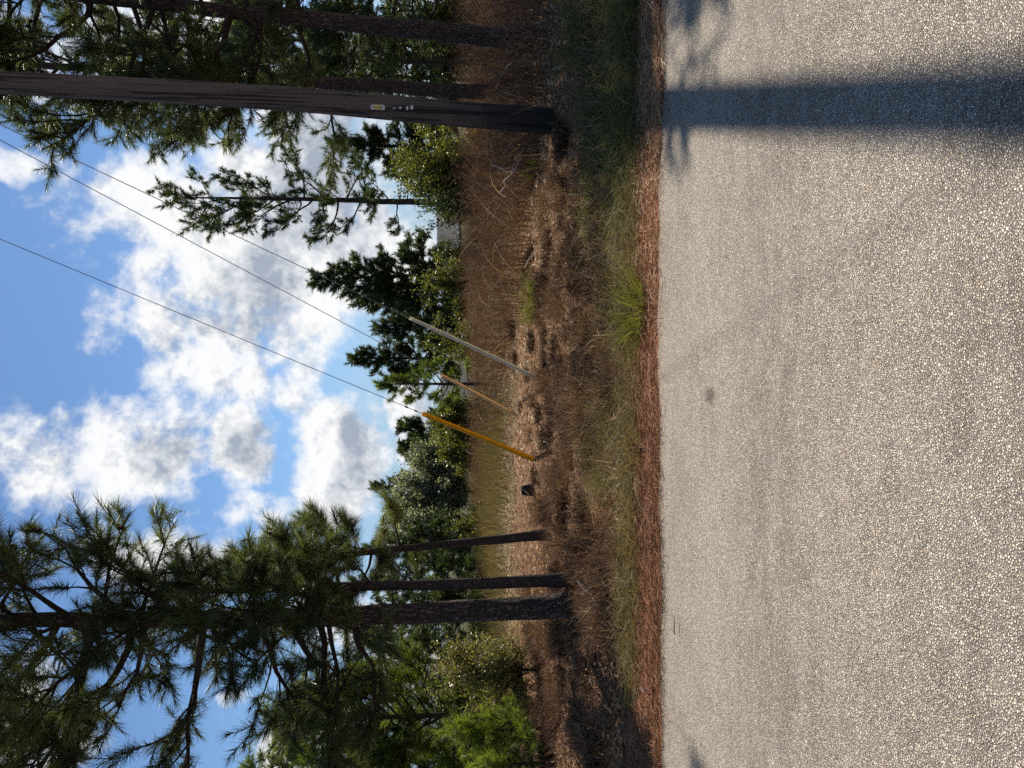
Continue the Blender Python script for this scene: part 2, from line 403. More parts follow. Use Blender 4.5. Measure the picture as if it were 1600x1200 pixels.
def unit(a): return a / (np.linalg.norm(a, axis=-1, keepdims=True) + 1e-12)
def ribbons(rng, P, D, L, B, W, segs=3, col=None):
    """tapered bent blades; returns vertices, triangles, colours"""
    N = len(P); t = np.linspace(0, 1, segs + 1)
    L = np.broadcast_to(L, (N,)); W = np.broadcast_to(W, (N,))
    C = P[:, None] + D[:, None] * (L[:, None] * t)[..., None] + B[:, None] * (L[:, None] * t ** 2)[..., None]
    side = unit(np.cross(D, rng.normal(size=(N, 3)))); 
    w = W[:, None] * .5 * np.maximum(1 - t[:-1] ** 1.6, 0.12)
    Lf = C[:, :-1] + side[:, None] * w[..., None]; Rt = C[:, :-1] - side[:, None] * w[..., None]
    V = np.concatenate([np.stack([Lf, Rt], 2).reshape(N, -1, 3), C[:, -1:]], 1)
    k = 2 * segs + 1; T = []
    for i in range(segs - 1):
        a = 2 * i; T += [(a, a + 1, a + 3), (a, a + 3, a + 2)]
    T += [(2 * segs - 2, 2 * segs - 1, 2 * segs)]
    T = (np.array(T)[None] + (np.arange(N) * k)[:, None, None]).reshape(-1, 3)
    c = None if col is None else np.repeat(col, k)
    return V.reshape(-1, 3), T, c
def merge(parts):
    V = []; T = []; C = []; n = 0
    for v, t, c in parts:
        V.append(v); T.append(t + n); C.append(c); n += len(v)
    return np.concatenate(V), np.concatenate(T), np.concatenate(C)

# smooth repeatable noise for terrain and outlines
_r = np.random.default_rng(5)
_K = [(_r.normal(size=2) * f, _r.uniform(0, 6.28), a) for f, a in [(.25, 1), (.4, .8), (.8, .5), (1.6, .3), (3.1, .18), (5.5, .1)] for _ in range(3)]
def fn(x, y, s=1.0):
    t = 0
    for k, p, a in _K: t = t + a * np.sin(s * (k[0] * x + k[1] * y) + p)
    return t / 3.0
def sstep(x, a, b):
    t = np.clip((x - a) / (b - a), 0, 1); return t * t * (3 - 2 * t)
def road_edge(x):
    x = np.asarray(x, float)
    return 5.25 + .05 * np.sin(x * .7 + .4) - .11 * sstep(x, .8, 2.2) + .022 * np.sin(x * 5.1) + .014 * np.sin(x * 13.3 + 1) + .008 * np.sin(x * 31)
def terrain(x, y):
    x = np.asarray(x, float); y = np.asarray(y, float)
    rough = .06 * fn(x, y, 1.3) + .07 * fn(x * 2.7 + 3, y * 2.7, 1.6)
    z = rough * sstep(y, 6.0, 8.5) * (1 - .6 * sstep(y, 18, 40))
    z = z + .10 * np.exp(-(((x + 2.8) / 1.5) ** 2 + ((y - 9.6) / 1.4) ** 2))
    z = z - .05 * np.exp(-((y - 7.2) / .6) ** 2)
    z = z - .035 * sstep(-y, -5.6, -5.1) - .03 * (y < 5.0)
    return z
def ground_at(xi, yi):
    d = ray(xi, yi); t = CAM_H / -d[2]
    for _ in range(6):
        p = CAM + d * t; z = float(terrain(p[0], p[1])); t = (CAM_H - z) / -d[2]
    return CAM + d * t
def onground(xi, yi, dist):
    p = at(xi, yi, dist); p[2] = float(terrain(p[0], p[1])); return p

# ------------------------------------------------------------------ ground and road
_s = ground_at(1130, 618); STAIN = (float(_s[0]), float(_s[1]))
def axis(a):
    return np.array(a)
xs = np.concatenate([[-1500, -700, -350, -180, -100, -60, -40, -28, -20], np.arange(-12, 12.01, .18), [20, 28, 40, 60, 100, 180, 350, 700, 1500]])
ys = np.concatenate([[-400, -120, -40, -20, -10, -6], np.arange(-5, 4.9, 1.0), np.arange(5.0, 20, .15), np.arange(20, 60, 1.0), [65, 80, 100, 140, 200, 320, 600, 1200, 2600]])
Xg, Yg = np.meshgrid(xs, ys)
Zg = terrain(Xg, Yg)
ny, nx = Xg.shape
idx = np.arange(ny * nx).reshape(ny, nx)
Tq = np.stack([idx[:-1, :-1], idx[:-1, 1:], idx[1:, 1:], idx[1:, :-1]], -1).reshape(-1, 4)
obj('ground', np_mesh('ground', np.stack([Xg, Yg, Zg], -1), Tq, mat_ground(), smooth=True), kind='structure')
rx = np.concatenate([[-400, -150, -60, -30], np.arange(-16, 16.01, .035), [30, 60, 150, 400]])
re_ = road_edge(rx)
rows = [(re_ + .012, -.03), (re_, .006)] + [(re_ - (re_ + 6) * t, None) for t in (.004, .02, .06, .15, .3, .5, .75, 1.0)]
V = []
for yv, zv in rows:
    zz = np.full_like(rx, zv) if zv is not None else .012 + .02 * (1 - ((yv + .4) / 5.7) ** 2)
    V.append(np.stack([rx, yv, zz], -1))
V = np.array(V); idx = np.arange(V.shape[0] * V.shape[1]).reshape(V.shape[:2])
Tq = np.stack([idx[:-1, :-1], idx[1:, :-1], idx[1:, 1:], idx[:-1, 1:]], -1).reshape(-1, 4)
obj('road', np_mesh('road', V, Tq, mat_road(), smooth=True), kind='structure')

# ------------------------------------------------------------------ loose cover on the ground
rng = np.random.default_rng(11)
# pine straw along the road's edge
N = 43000
x = rng.uniform(-6.5, 4.6, N); off = np.abs(rng.normal(0, .42, N)) 
off = np.where(rng.random(N) < .80, rng.uniform(-.015, .95, N), -np.abs(rng.normal(0, .11, N)) + .06)
keep = (off < .85 + .3 * fn(x * 2, off * 3)) & (off > -.05 + .14 * fn(x * 2, x * 1.3) - .3 * (rng.random(N) < .2))
x = x[keep]; off = off[keep]; N = len(x)
y = road_edge(x) + off
P = np.stack([x, y, np.maximum(terrain(x, y), -.02 + .055 * (off < .05)) + rng.uniform(.0, .035, N)], -1)
a = rng.uniform(0, 6.283, N); D = np.stack([np.cos(a), np.sin(a), rng.normal(0, .10, N)], -1)
straw_v = ribbons(rng, P, unit(D), rng.uniform(.05, .16, N), rng.normal(0, .15, (N, 3)) * [1, 1, .2], rng.uniform(.0025, .006, N), 2,
                  np.clip(rng.beta(2, 2, N) + .25 * fn(x * 3, y * 3), 0, 1))
obj('pine_straw', np_mesh('pine_straw', *straw_v[:2], M['straw'], straw_v[2]), kind='stuff',
    label='reddish brown pine straw lying along the road edge', cat='pine straw')

# wood chips, needles and dead leaves over the cleared ground
N = 56000
y = 6.3 + 13.5 * rng.random(N) ** 1.25; x = rng.uniform(-1, 1, N) * (.62 * y + .8)
P = np.stack([x, y, terrain(x, y) + rng.uniform(.004, .05, N)], -1)
a = rng.uniform(0, 6.283, N); D = unit(np.stack([np.cos(a), np.sin(a), rng.normal(0, .30, N)], -1))
lit_v = ribbons(rng, P, D, rng.uniform(.03, .15, N), rng.normal(0, .2, (N, 3)), rng.uniform(.006, .026, N), 2,
                np.clip(rng.beta(1.6, 1.9, N) + .30 * fn(x * 1.5, y * 1.5), 0, 1))
obj('wood_litter', np_mesh('wood_litter', *lit_v[:2], M['litter'], lit_v[2]), kind='stuff',
    label='brown wood chips and dead leaves over cleared ground', cat='litter')

def clumped(rng, n, xr, yr, per, rad):
    cx = rng.uniform(*xr, n); cy = rng.uniform(*yr, n)
    k = rng.integers(per[0], per[1], n); i = np.repeat(np.arange(n), k)
    ang = rng.uniform(0, 6.283, len(i)); rr = rad * np.sqrt(rng.random(len(i)))
    return cx[i] + rr * np.cos(ang), cy[i] + rr * np.sin(ang), ang, rr / rad, i

# grass of the verge
def verge():
    parts = []
    NC = 4600
    x, y, ang, q, ci = clumped(rng, NC, (-6.8, 5.2), (5.85, 8.6), (14, 30), .15)
    far_edge = 6.38 + .40 * fn(x * 1.2, x * .7 + 2) + .25 * fn(x * 3, y * 2)
    tongue = np.exp(-((x + .62) / .55) ** 2 - ((y - 7.7) / .8) ** 2) + .8 * np.exp(-((x - .9) / .35) ** 2 - ((y - 7.2) / .5) ** 2)
    keep = ((y < far_edge) | (tongue + .25 * fn(x * 3, y * 3) > .4)) & (y > road_edge(x) + .34 + .30 * fn(x * 2.2, y * 2)) & (fn(x * 2.4 + 7, y * 2.4) > -.24)
    x, y, ang, q, ci = x[keep], y[keep], ang[keep], q[keep], ci[keep]
    n = len(x); ch = rng.random(NC)[ci]
    P = np.stack([x, y, terrain(x, y) - .01], -1)
    out = np.stack([np.cos(ang), np.sin(ang), np.zeros(n)], -1)
    D = unit(out * (.25 + .6 * q)[:, None] + rng.normal(0, .28, (n, 3)) + [0, 0, 1.0])
    L = rng.uniform(.10, .32, n) * (.75 + .5 * ch)
    B = out * rng.uniform(.1, .6, n)[:, None] + np.stack([rng.normal(0, .2, n), rng.normal(-.06, .2, n), -rng.uniform(.15, .7, n)], -1)
    col = np.clip(rng.beta(2, 2.2, n) * .7 + .4 * (ch - .35) + .25 * fn(x * 1.5, y * 1.5) + .06, 0, 1)
    return ribbons(rng, P, D, L, B, rng.uniform(.004, .008, n), 3, np.minimum(col, .86))
v = verge()
obj('verge_grass', np_mesh('verge_grass', *v[:2], M['grass'], v[2]), kind='stuff', label='grey green grass of the road verge', cat='grass')
def lush():
    x, y, ang, q, ci = clumped(rng, 260, (1.6, 4.8), (5.9, 8.3), (16, 34), .2)
    keep = (y > road_edge(x) + .55)
    x, y, ang, q = x[keep], y[keep], ang[keep], q[keep]; n = len(x)
    P = np.stack([x, y, terrain(x, y) - .01], -1); out = np.stack([np.cos(ang), np.sin(ang), np.zeros(n)], -1)
    D = unit(out * (.3 + .6 * q)[:, None] + rng.normal(0, .3, (n, 3)) + [0, 0, 1.0])
    L = rng.uniform(.18, .5, n)
    B = out * rng.uniform(.1, .7, n)[:, None] + np.stack([rng.normal(0, .25, n), rng.normal(0, .25, n), -rng.uniform(.2, .9, n)], -1)
    return ribbons(rng, P, D, L, B, rng.uniform(.006, .012, n), 5, np.clip(rng.beta(2, 2, n), 0, 1))
v = lush()
obj('tall_grass', np_mesh('tall_grass', *v[:2], M['grass_lush'], v[2]), kind='stuff', label='tall green grass in the shade beside the utility pole', cat='grass')

# dead weeds standing as one brown mass behind the cleared ground
def brush(n, yr, ymap, hr, seed, xfun, dens_fn, wid):
    rg = np.random.default_rng(seed)
    y = ymap(rg.random(n)); x = xfun(rg, y, n)
    keep = dens_fn(x, y) > rg.random(n); x, y = x[keep], y[keep]; n = len(x)
    P = np.stack([x, y, terrain(x, y) - .02], -1)
    D = unit(rg.normal(0, .20, (n, 3)) * [1, 1, 0] + [0, 0, 1.0])
    H = rg.uniform(*hr, n) * (.86 + .22 * fn(x * .8, y * .8)) * (brush_high(x, y) if hr[1] > 1 else 1)
    B = rg.normal(0, .16, (n, 3)) * [1, 1, .3]
    base = np.clip(rg.beta(2, 2.2, n) * .85 + .18 * fn(x * .6, y * .6), 0, .97)
    parts = [ribbons(rg, P, D, H, B, wid * rg.uniform(.7, 1.3, n), 3, base)]
    for k in range(3):
        t = rg.uniform(.3, .97, n)
        Q = P + D * (H * t)[:, None] + B * (H * t * t)[:, None]
        a = rg.uniform(0, 6.283, n)
        d = unit(np.stack([np.cos(a), np.sin(a), rg.uniform(.3, 1.4, n)], -1))
        parts.append(ribbons(rg, Q, d, H * rg.uniform(.12, .38, n), rg.normal(0, .15, (n, 3)), wid * .6, 2, np.clip(base + rg.normal(0, .12, n), 0, 1)))
    if hr[1] > 1:
        m_ = n // 28; i_ = rg.choice(n, m_, replace=False); a = rg.uniform(0, 6.283, m_); h_ = np.stack([np.cos(a), np.sin(a), np.zeros(m_)], -1)
        Q = P[i_] + D[i_] * (H[i_] * rg.uniform(.1, .8, m_))[:, None]
        parts.append(ribbons(rg, Q, unit(h_ * .7 + [0, 0, 1.0]), rg.uniform(.4, 1.1, m_), h_ * .5 - np.array([0, 0, .75]) * rg.random((m_, 1)), .013, 5, rg.uniform(.8, 1.0, m_)))
    return merge(parts)
def brush_front(x):
    return np.interp(x, [-12, -6, -3.5, -1.5, .5, 2.2, 3.2, 4.0, 8], [27, 26, 25, 20, 15.5, 12.6, 10.9, 9.6, 8.9])
def brush_high(x, y):
    return np.interp(np.arctan2(x, y), [-.30, -.12, 0, .15, .32, .5], [.50, .6, .72, .9, 1.0, 1.05])
def litter_patch(x, y):
    az_ = np.arctan2(x, y); return sstep(az_, -.34, -.26) * (1 - sstep(az_, -.07, .02)) * sstep(y + .8 * fn(x * 1.5, y), 8.2, 9.2)
spreadx = lambda rg, y, n: rg.uniform(-1, 1, n) * (.60 * y + .6)
# tall brush: thick on the right, thinning towards the clearing
v = brush(31000, None, lambda u: 8.7 + 31 * u ** 1.4, (.75, 1.5), 21, spreadx,
          lambda x, y: sstep(y, brush_front(x) - .3, brush_front(x) + 2.2), .015)
obj('dead_brush', np_mesh('dead_brush', *v[:2], M['dead'], v[2]), kind='stuff', label='thicket of dead brown weeds behind the cleared ground', cat='brush')
v = brush(15000, None, lambda u: 6.5 + 13 * u ** 1.1, (.12, .46), 22, spreadx,
          lambda x, y: (.10 + .9 * (fn(x * 1.9 + 9, y * 2.1) > .10)) * sstep(y, 6.3, 6.9) * (1 - .62 * litter_patch(x, y)), .008)
obj('dead_weeds', np_mesh('dead_weeds', *v[:2], M['dead'], v[2]), kind='stuff', label='low dead weeds scattered over the cleared ground', cat='weeds')
# far dry field
rg = np.random.default_rng(31); n = 60000
y = 14.5 + 28 * rg.random(n) ** 1.5; x = rg.uniform(-1, 1, n) * (.6 * y + 1)
k = rg.random(n) < sstep(y + 2.6 * fn(x * .8, y * .8), 14.6, 18.0) * sstep(-np.arctan2(x, y), -.02, .10); x, y = x[k], y[k]; n = len(x)
P = np.stack([x, y, terrain(x, y) - .02], -1)
D = unit(rg.normal(0, .3, (n, 3)) * [1, 1, 0] + [0, 0, 1.0])
v = ribbons(rg, P, D, rg.uniform(.25, .75, n), rg.normal(0, .25, (n, 3)), .016, 2, np.clip(rg.beta(2, 2, n) * .8 + .3 * fn(x * .5, y * .5), 0, 1))
obj('field_grass', np_mesh('field_grass', *v[:2], M['dryfield'], v[2]), kind='stuff', label='dry olive grass of the field before the trees', cat='grass')

# ------------------------------------------------------------------ single clumps
def clump_mesh(name, seed, n, rad, h, mat, w, twigs=2, upright=1.0, droop=.35, cmean=(2, 2), foot=.35):
    rg = np.random.default_rng(seed)
    a = rg.uniform(0, 6.283, n); rr = rad * foot * np.sqrt(rg.random(n))
    out = np.stack([np.cos(a), np.sin(a), np.zeros(n)], -1)
    P = out * rr[:, None] - [0, 0, .03]
    D = unit(out * rg.uniform(.05, rad / h * 1.1, n)[:, None] + rg.normal(0, .15, (n, 3)) + [0, 0, upright])
    L = h * rg.uniform(.45, 1.1, n); B = out * rg.uniform(0, .4, n)[:, None] + [0, 0, -droop] * rg.random((n, 1)) + rg.normal(0, .12, (n, 3))
    c = np.clip(rg.beta(*cmean, n), 0, 1)
    parts = [ribbons(rg, P, D, L, B, w * rg.uniform(.7, 1.3, n), 3, c)]
    for _ in range(twigs):
        t = rg.uniform(.3, .9, n); Q = P + D * (L * t)[:, None] + B * (L * t * t)[:, None]
        d = unit(D + rg.normal(0, .6, (n, 3)))
        parts.append(ribbons(rg, Q, d, L * rg.uniform(.15, .45, n), rg.normal(0, .2, (n, 3)), w * .7, 2, np.clip(c + rg.normal(0, .12, n), 0, 1)))
    return np_mesh(name, *merge(parts)[:2], mat, merge(parts)[2]) if False else (lambda mm: np_mesh(name, mm[0], mm[1], mat, mm[2]))(merge(parts))
variants = [clump_mesh('weed_clump', 100 + i, 420, .24, .30, M['darkdead'], .009, 2, .7, .4, (1.5, 3.2), .8) for i in range(5)] + [clump_mesh('weed_clump', 120 + i, 260, .24, .36, M['dead'], .007, 2, .9, .4, (1.8, 2.4), .7) for i in range(3)]
rg = np.random.default_rng(77); placed = []
for (xi, yi) in [(975, 560), (965, 600), (870, 480), (905, 545), (880, 590), (855, 560), (940, 625), (955, 640), (900, 630), (865, 640), (845, 650), (880, 655), (895, 665),
                 (915, 665), (885, 770), (915, 795), (960, 820), (880, 840), (905, 870), (955, 860), (970, 880), (935, 900), (960, 925), (975, 965), (950, 540), (920, 510),
                 (925, 445), (880, 425), (835, 430), (800, 520), (830, 535), (850, 600), (835, 625), (925, 580), (965, 470), (950, 430), (935, 395), (905, 340), (860, 370),
                 (880, 300), (920, 270), (890, 720), (880, 745), (838, 745), (815, 640), (860, 690), (845, 800), (870, 905), (830, 1000), (850, 1050), (880, 1100), (900, 1150),
                 (915, 1060), (930, 1010), (870, 1000), (840, 1120), (860, 1180), (950, 700), (925, 690), (870, 540), (885, 520), (845, 500), (820, 470), (850, 455), (905, 410),
                 (940, 345), (960, 300), (855, 330), (835, 290), (900, 600), (915, 620), (930, 560), (955, 590), (970, 520), (870, 610), (825, 590), (810, 560), (935, 940), (895, 960)] + [(float(a_), float(b_)) for a_, b_ in zip(np.random.default_rng(8).uniform(812, 965, 60), np.random.default_rng(9).uniform(215, 1195, 60))]:
    p = ground_at(xi + rg.uniform(-3, 3), yi + rg.uniform(-5, 5))
    o = obj('weed_clump', variants[rg.integers(8)], label='dry brown weed clump rooted in the cleared ground', cat='weed clump', group='dry weed clumps on the cleared ground')
    s = rg.uniform(.55, 1.15) * (1.0 if xi > 840 else .8); o.location = p; o.scale = (s, s, s * rg.uniform(.8, 1.2)); o.rotation_euler = (0, 0, rg.uniform(0, 6.28))
def one_clump(xi, yi, label, mat, n, rad, h, w, seed, name='grass_clump', cat='grass clump', tw=0, cm=(2, 2)):
    p = ground_at(xi, yi); o = obj(name, clump_mesh(name, seed, n, rad, h, mat, w, tw, 1.0, .55, cm, .62), label=label, cat=cat); o.location = p; return o
one_clump(1000, 487, 'yellow green grass clump overhanging the pine straw at the road edge', M['clumpgrass'], 380, .34, .42, .008, 301, cm=(1.6, 1.6))
one_clump(985, 520, 'darker grass tuft beside the yellow green clump by the road', M['grass_lush'], 160, .22, .3, .007, 302)
one_clump(838, 470, 'green broom clump standing before the brown weed thicket', M['clumpgrass'], 380, .42, .5, .010, 303, tw=1, cm=(1.6, 2.6))
one_clump(960, 700, 'broad dark green grass clump in the verge below the yellow guard', M['grass_lush'], 420, .5, .42, .008, 304)
one_clump(935, 735, 'pale green grass clump left of the yellow guard', M['grass'], 260, .36, .34, .008, 305)
one_clump(840, 262, 'small yellow green weed beside the utility pole', M['clumpgrass'], 130, .22, .45, .010, 306, tw=1)
one_clump(905, 60, 'long bladed grass clump under the large roadside pine', M['grass_lush'], 240, .45, .62, .012, 307)
one_clump(960, 350, 'grey green grass clump in the verge left of the pole shadow', M['grass'], 280, .4, .4, .008, 308)

# sticks and dead wood
def stick(xi0, yi0, xi1, yi1, dist, r, mat, label, name='fallen_branch', lift=.05, seed=0, twigs=0):
    rg = np.random.default_rng(seed); a = at(xi0, yi0, dist); b = at(xi1, yi1, dist + rg.uniform(-.25, .25))
    c = (a + b) / 2; t = np.linspace(0, 1, 7)[:, None]
    pts = a + (b - a) * t + rg.normal(0, .03, (7, 3)) * np.linalg.norm(b - a) * np.sin(t * math.pi)
    ac = Acc(); ac.tube(pts - c, r * np.linspace(1, .55, 7), 6)
    for i in range(twigs):
        k = rg.integers(2, 6); q = pts[k] - c; d = unit(pts[-1] - pts[0] + rg.normal(0, .5, 3) * np.linalg.norm(b - a)) * np.linalg.norm(b - a) * .4
        ac.tube([q, q + d * .5 + [0, 0, .02], q + d], [r * .5, r * .4, r * .2], 5)
    o = obj(name, ac.mesh(name, mat, True), label=label, cat='branch'); o.location = c; return o
def dist_of(xi, yi): return float(ground_at(xi, yi)[1])
stick(820, 418, 838, 386, dist_of(842, 400) , .012, M['palewood'], 'short bleached stick before the thicket, between pole and broom clump', seed=1)
stick(768, 258, 802, 272, 11.6, .012, M['palewood'], 'pale forked dead branch beside the utility pole, upper of two', seed=2, twigs=3)
stick(782, 300, 815, 246, 11.3, .010, M['palewood'], 'thin pale dead branch beside the utility pole, lower of two', seed=3, twigs=2)
stick(740, 280, 812, 330, 12.5, .012, M['stick'], 'arched grey branch standing out of the weed thicket', seed=4, twigs=4)
stick(830, 455, 850, 480, dist_of(850, 470), .008, M['stick'], 'thin brown stick lying below the green broom clump', seed=5)
stick(800, 505, 822, 508, dist_of(820, 506), .010, M['palewood'], 'small bleached stick right of the beige guard', seed=6)
stick(918, 1040, 934, 1046, dist_of(934, 1043), .008, M['palewood'], 'pale straight twig left of the big pine trunk', seed=7, twigs=1)
stick(832, 862, 846, 876, dist_of(846, 870), .014, M['palewood'], 'bleached stick between the two thinner pine trunks', seed=8)
stick(850, 690, 872, 700, dist_of(872, 695), .012, M['palewood'], 'pale broken stick right of the yellow guard base', seed=9, twigs=1)
stick(846, 786, 856, 794, dist_of(856, 790), .015, M['palewood'], 'short pale stick below the charred stump', seed=10)
stick(905, 905, 958, 975, dist_of(945, 950), .03, M['stick'], 'dark fallen limb lying between the big pine and the verge', seed=11, twigs=3)
stick(902, 1140, 920, 1165, dist_of(920, 1150), .008, M['palewood'], 'thin pale twig lying under the young pine', seed=12, twigs=2)
stick(1005, 1075, 1022, 1098, dist_of(1018, 1085), .008, M['palewood'], 'crooked pale twig on pine straw below the young pine', seed=13, twigs=1)
p = ground_at(1078, 978)
ac = Acc(); ac.tube(np.array([[-.06, 0, .012], [-.02, .01, .016], [.02, -.005, .014], [.05, .02, .012], [.07, .018, .01]]), [.004, .005, .004, .003, .002], 6)
o = obj('twig', ac.mesh('twig', M['stick'], True), label='small dark twig lying on the pavement', cat='twig'); o.location = (p[0], p[1], .03)
# stump
p = ground_at(828, 766); e = empty('charred_stump', p, 'charred black stump with a pale broken rim in the field', 'stump')
ac = Acc(); rgs = np.random.default_rng(9)
ac.tube(np.array([[0, 0, -.05], [.0, 0, .05], [.01, 0, .11], [.02, .006, .16], [.02, .006, .175]]), [.12, .10, .092, .08, .055], 18,
        disp=lambda t, a, p: 1 + .10 * np.sin(3 * a + 4 * t) + .06 * np.sin(7 * a + 1))
obj('burnt_wood', ac.mesh('burnt_wood', M['char'], True), e)
ac = Acc(); aa = np.linspace(.6, 2.6, 9) + math.pi * .5
ac.tube(np.stack([.02 + .078 * np.cos(aa), .006 + .078 * np.sin(aa), .165 + .012 * np.sin(aa * 5)], -1), [.005] + [.012] * 7 + [.005], 6)
obj('broken_rim', ac.mesh('broken_rim', M['palewood'], True), e)

# ------------------------------------------------------------------ utility pole and guys
pole_xy = [(863, 191), (700, 177), (480, 156), (240, 141), (0, 129)]
pb = ground_at(863, 189); PD = float(pb[1])
pts = [at(x_, y_, PD) for x_, y_ in pole_xy]; pts[0][2] = pb[2] - .3
lead = pts[-1] - pts[-2]; lead = lead / lead[2]
top = pts[-1] + lead * (15.2 - pts[-1][2]); pts.append(top)
pts = np.array(pts)
zz = np.linspace(pts[0][2], top[2], 90)
line = np.stack([np.interp(zz, pts[:, 2], pts[:, 0]), np.interp(zz, pts[:, 2], pts[:, 1]), zz], -1)
ker = np.ones(9) / 9
for c_ in range(2): line[4:-4, c_] = np.convolve(line[:, c_], ker, 'valid')
def pole_at(z): return np.array([np.interp(z, line[:, 2], line[:, 0]), np.interp(z, line[:, 2], line[:, 1]), z])
def pole_r(z): return .186 - .0046 * z
pole = empty('utility_pole', (pb[0], pb[1], pb[2]), 'tall dark wooden utility pole with yellow tag beside the road', 'utility pole')
o0 = np.array([pb[0], pb[1], pb[2]])
ac = Acc(); ac.tube(line - o0, pole_r(line[:, 2]), 40, disp=lambda t, a, p: 1 + .012 * np.sin(5 * a + 2 * np.sin(6 * t)) + .010 * np.sin(13 * a + 7 * t) + .006 * np.sin(29 * a - 11 * t))
obj('shaft', ac.mesh('shaft', M['pole'], True), pole)
def on_pole(xi, yi):
    """point on the face of the pole seen at a photo point, its outward direction and sideways direction"""
    d = ray(xi, yi); p0 = at(xi, yi, PD); c = pole_at(p0[2]); n = np.array([-c[0], -c[1], 0]); n /= np.linalg.norm(n)
    s = np.array([-n[1], n[0], 0]); off = np.dot(p0 - c, s); r = pole_r(p0[2]); q = math.sqrt(max(r * r - off * off, 0.0004))
    nn = (n * q + s * off) / r
    return c + nn * (r * 1.025), nn, np.cross([0, 0, 1], nn)
def plate(xi, yi, hw, hh, mat, name, depth=.004, rnd=.5, parent=None):
    p, n, s = on_pole(xi, yi); k = 20
    a = np.linspace(0, 2 * math.pi, k, endpoint=False)
    cx = np.sign(np.cos(a)) * np.abs(np.cos(a)) ** rnd * hw; cz = np.sign(np.sin(a)) * np.abs(np.sin(a)) ** rnd * hh
    f = p[None] + s[None] * cx[:, None] + np.array([0, 0, 1.0])[None] * cz[:, None]
    fr = f + n * depth; bk = f - n * .012
    V = np.vstack([fr, bk]) - o0; me = bpy.data.meshes.new(name)
    me.from_pydata(V.tolist(), [], [tuple(range(k))] + [(i, k + i, k + (i + 1) % k, (i + 1) % k) for i in range(k)])
    me.materials.append(mat); me.update()
    return obj(name, me, parent if parent is not None else pole)
pm = PD / F_PX * 1.02
pl = plate(592, 167.5, 3.6 * pm, 10.5 * pm, M['plate_w'], 'tag_plate', .004, .35)
plate(592, 167.5, 3.0 * pm, 6.2 * pm, M['plate_y'], 'tag_face', .007, .3, pl)
for xx in (584.5, 598): plate(xx, 167 if xx < 590 else 168, 1.0 * pm, 1.2 * pm, M['black'], 'rivet', .009, 1.0, pl)
for i_, xx in enumerate((589, 592.5, 596)): plate(xx, 167.5, 2.0 * pm, .55 * pm, M['tan'], 'tag_print', .0085, .4, pl)
# numeral and the small nailed tags beneath
def numeral(ch, xi, yi, size):
    p, n, s = on_pole(xi, yi)
    cu = bpy.data.curves.new('numeral', 'FONT'); cu.body = ch; cu.size = size; cu.extrude = .003; cu.align_x = 'CENTER'; cu.align_y = 'CENTER'
    tmp = bpy.data.objects.new('numeral_text', cu); cu.materials.append(M['plate_w']); me = bpy.data.meshes.new_from_object(tmp)
    bpy.data.objects.remove(tmp); o = obj('numeral', me, pole)
    mm = Matrix.Identity(4)
    for i in range(3): mm[i][0] = s[i]; mm[i][1] = (0, 0, 1)[i]; mm[i][2] = n[i]; mm[i][3] = (p + n * .006 - o0)[i]
    o.matrix_local = mm
numeral('2', 618, 169, 6.6 * pm)
plate(626.5, 168.5, 1.9 * pm, 1.7 * pm, M['plate_w'], 'nailed_tag', .005, .8)
plate(637.5, 169, 2.8 * pm, 1.6 * pm, M['plate_w'], 'nailed_tag', .005, .8)
plate(644.5, 168, 2.9 * pm, 2.3 * pm, M['plate_w'], 'nailed_tag', .005, .8)

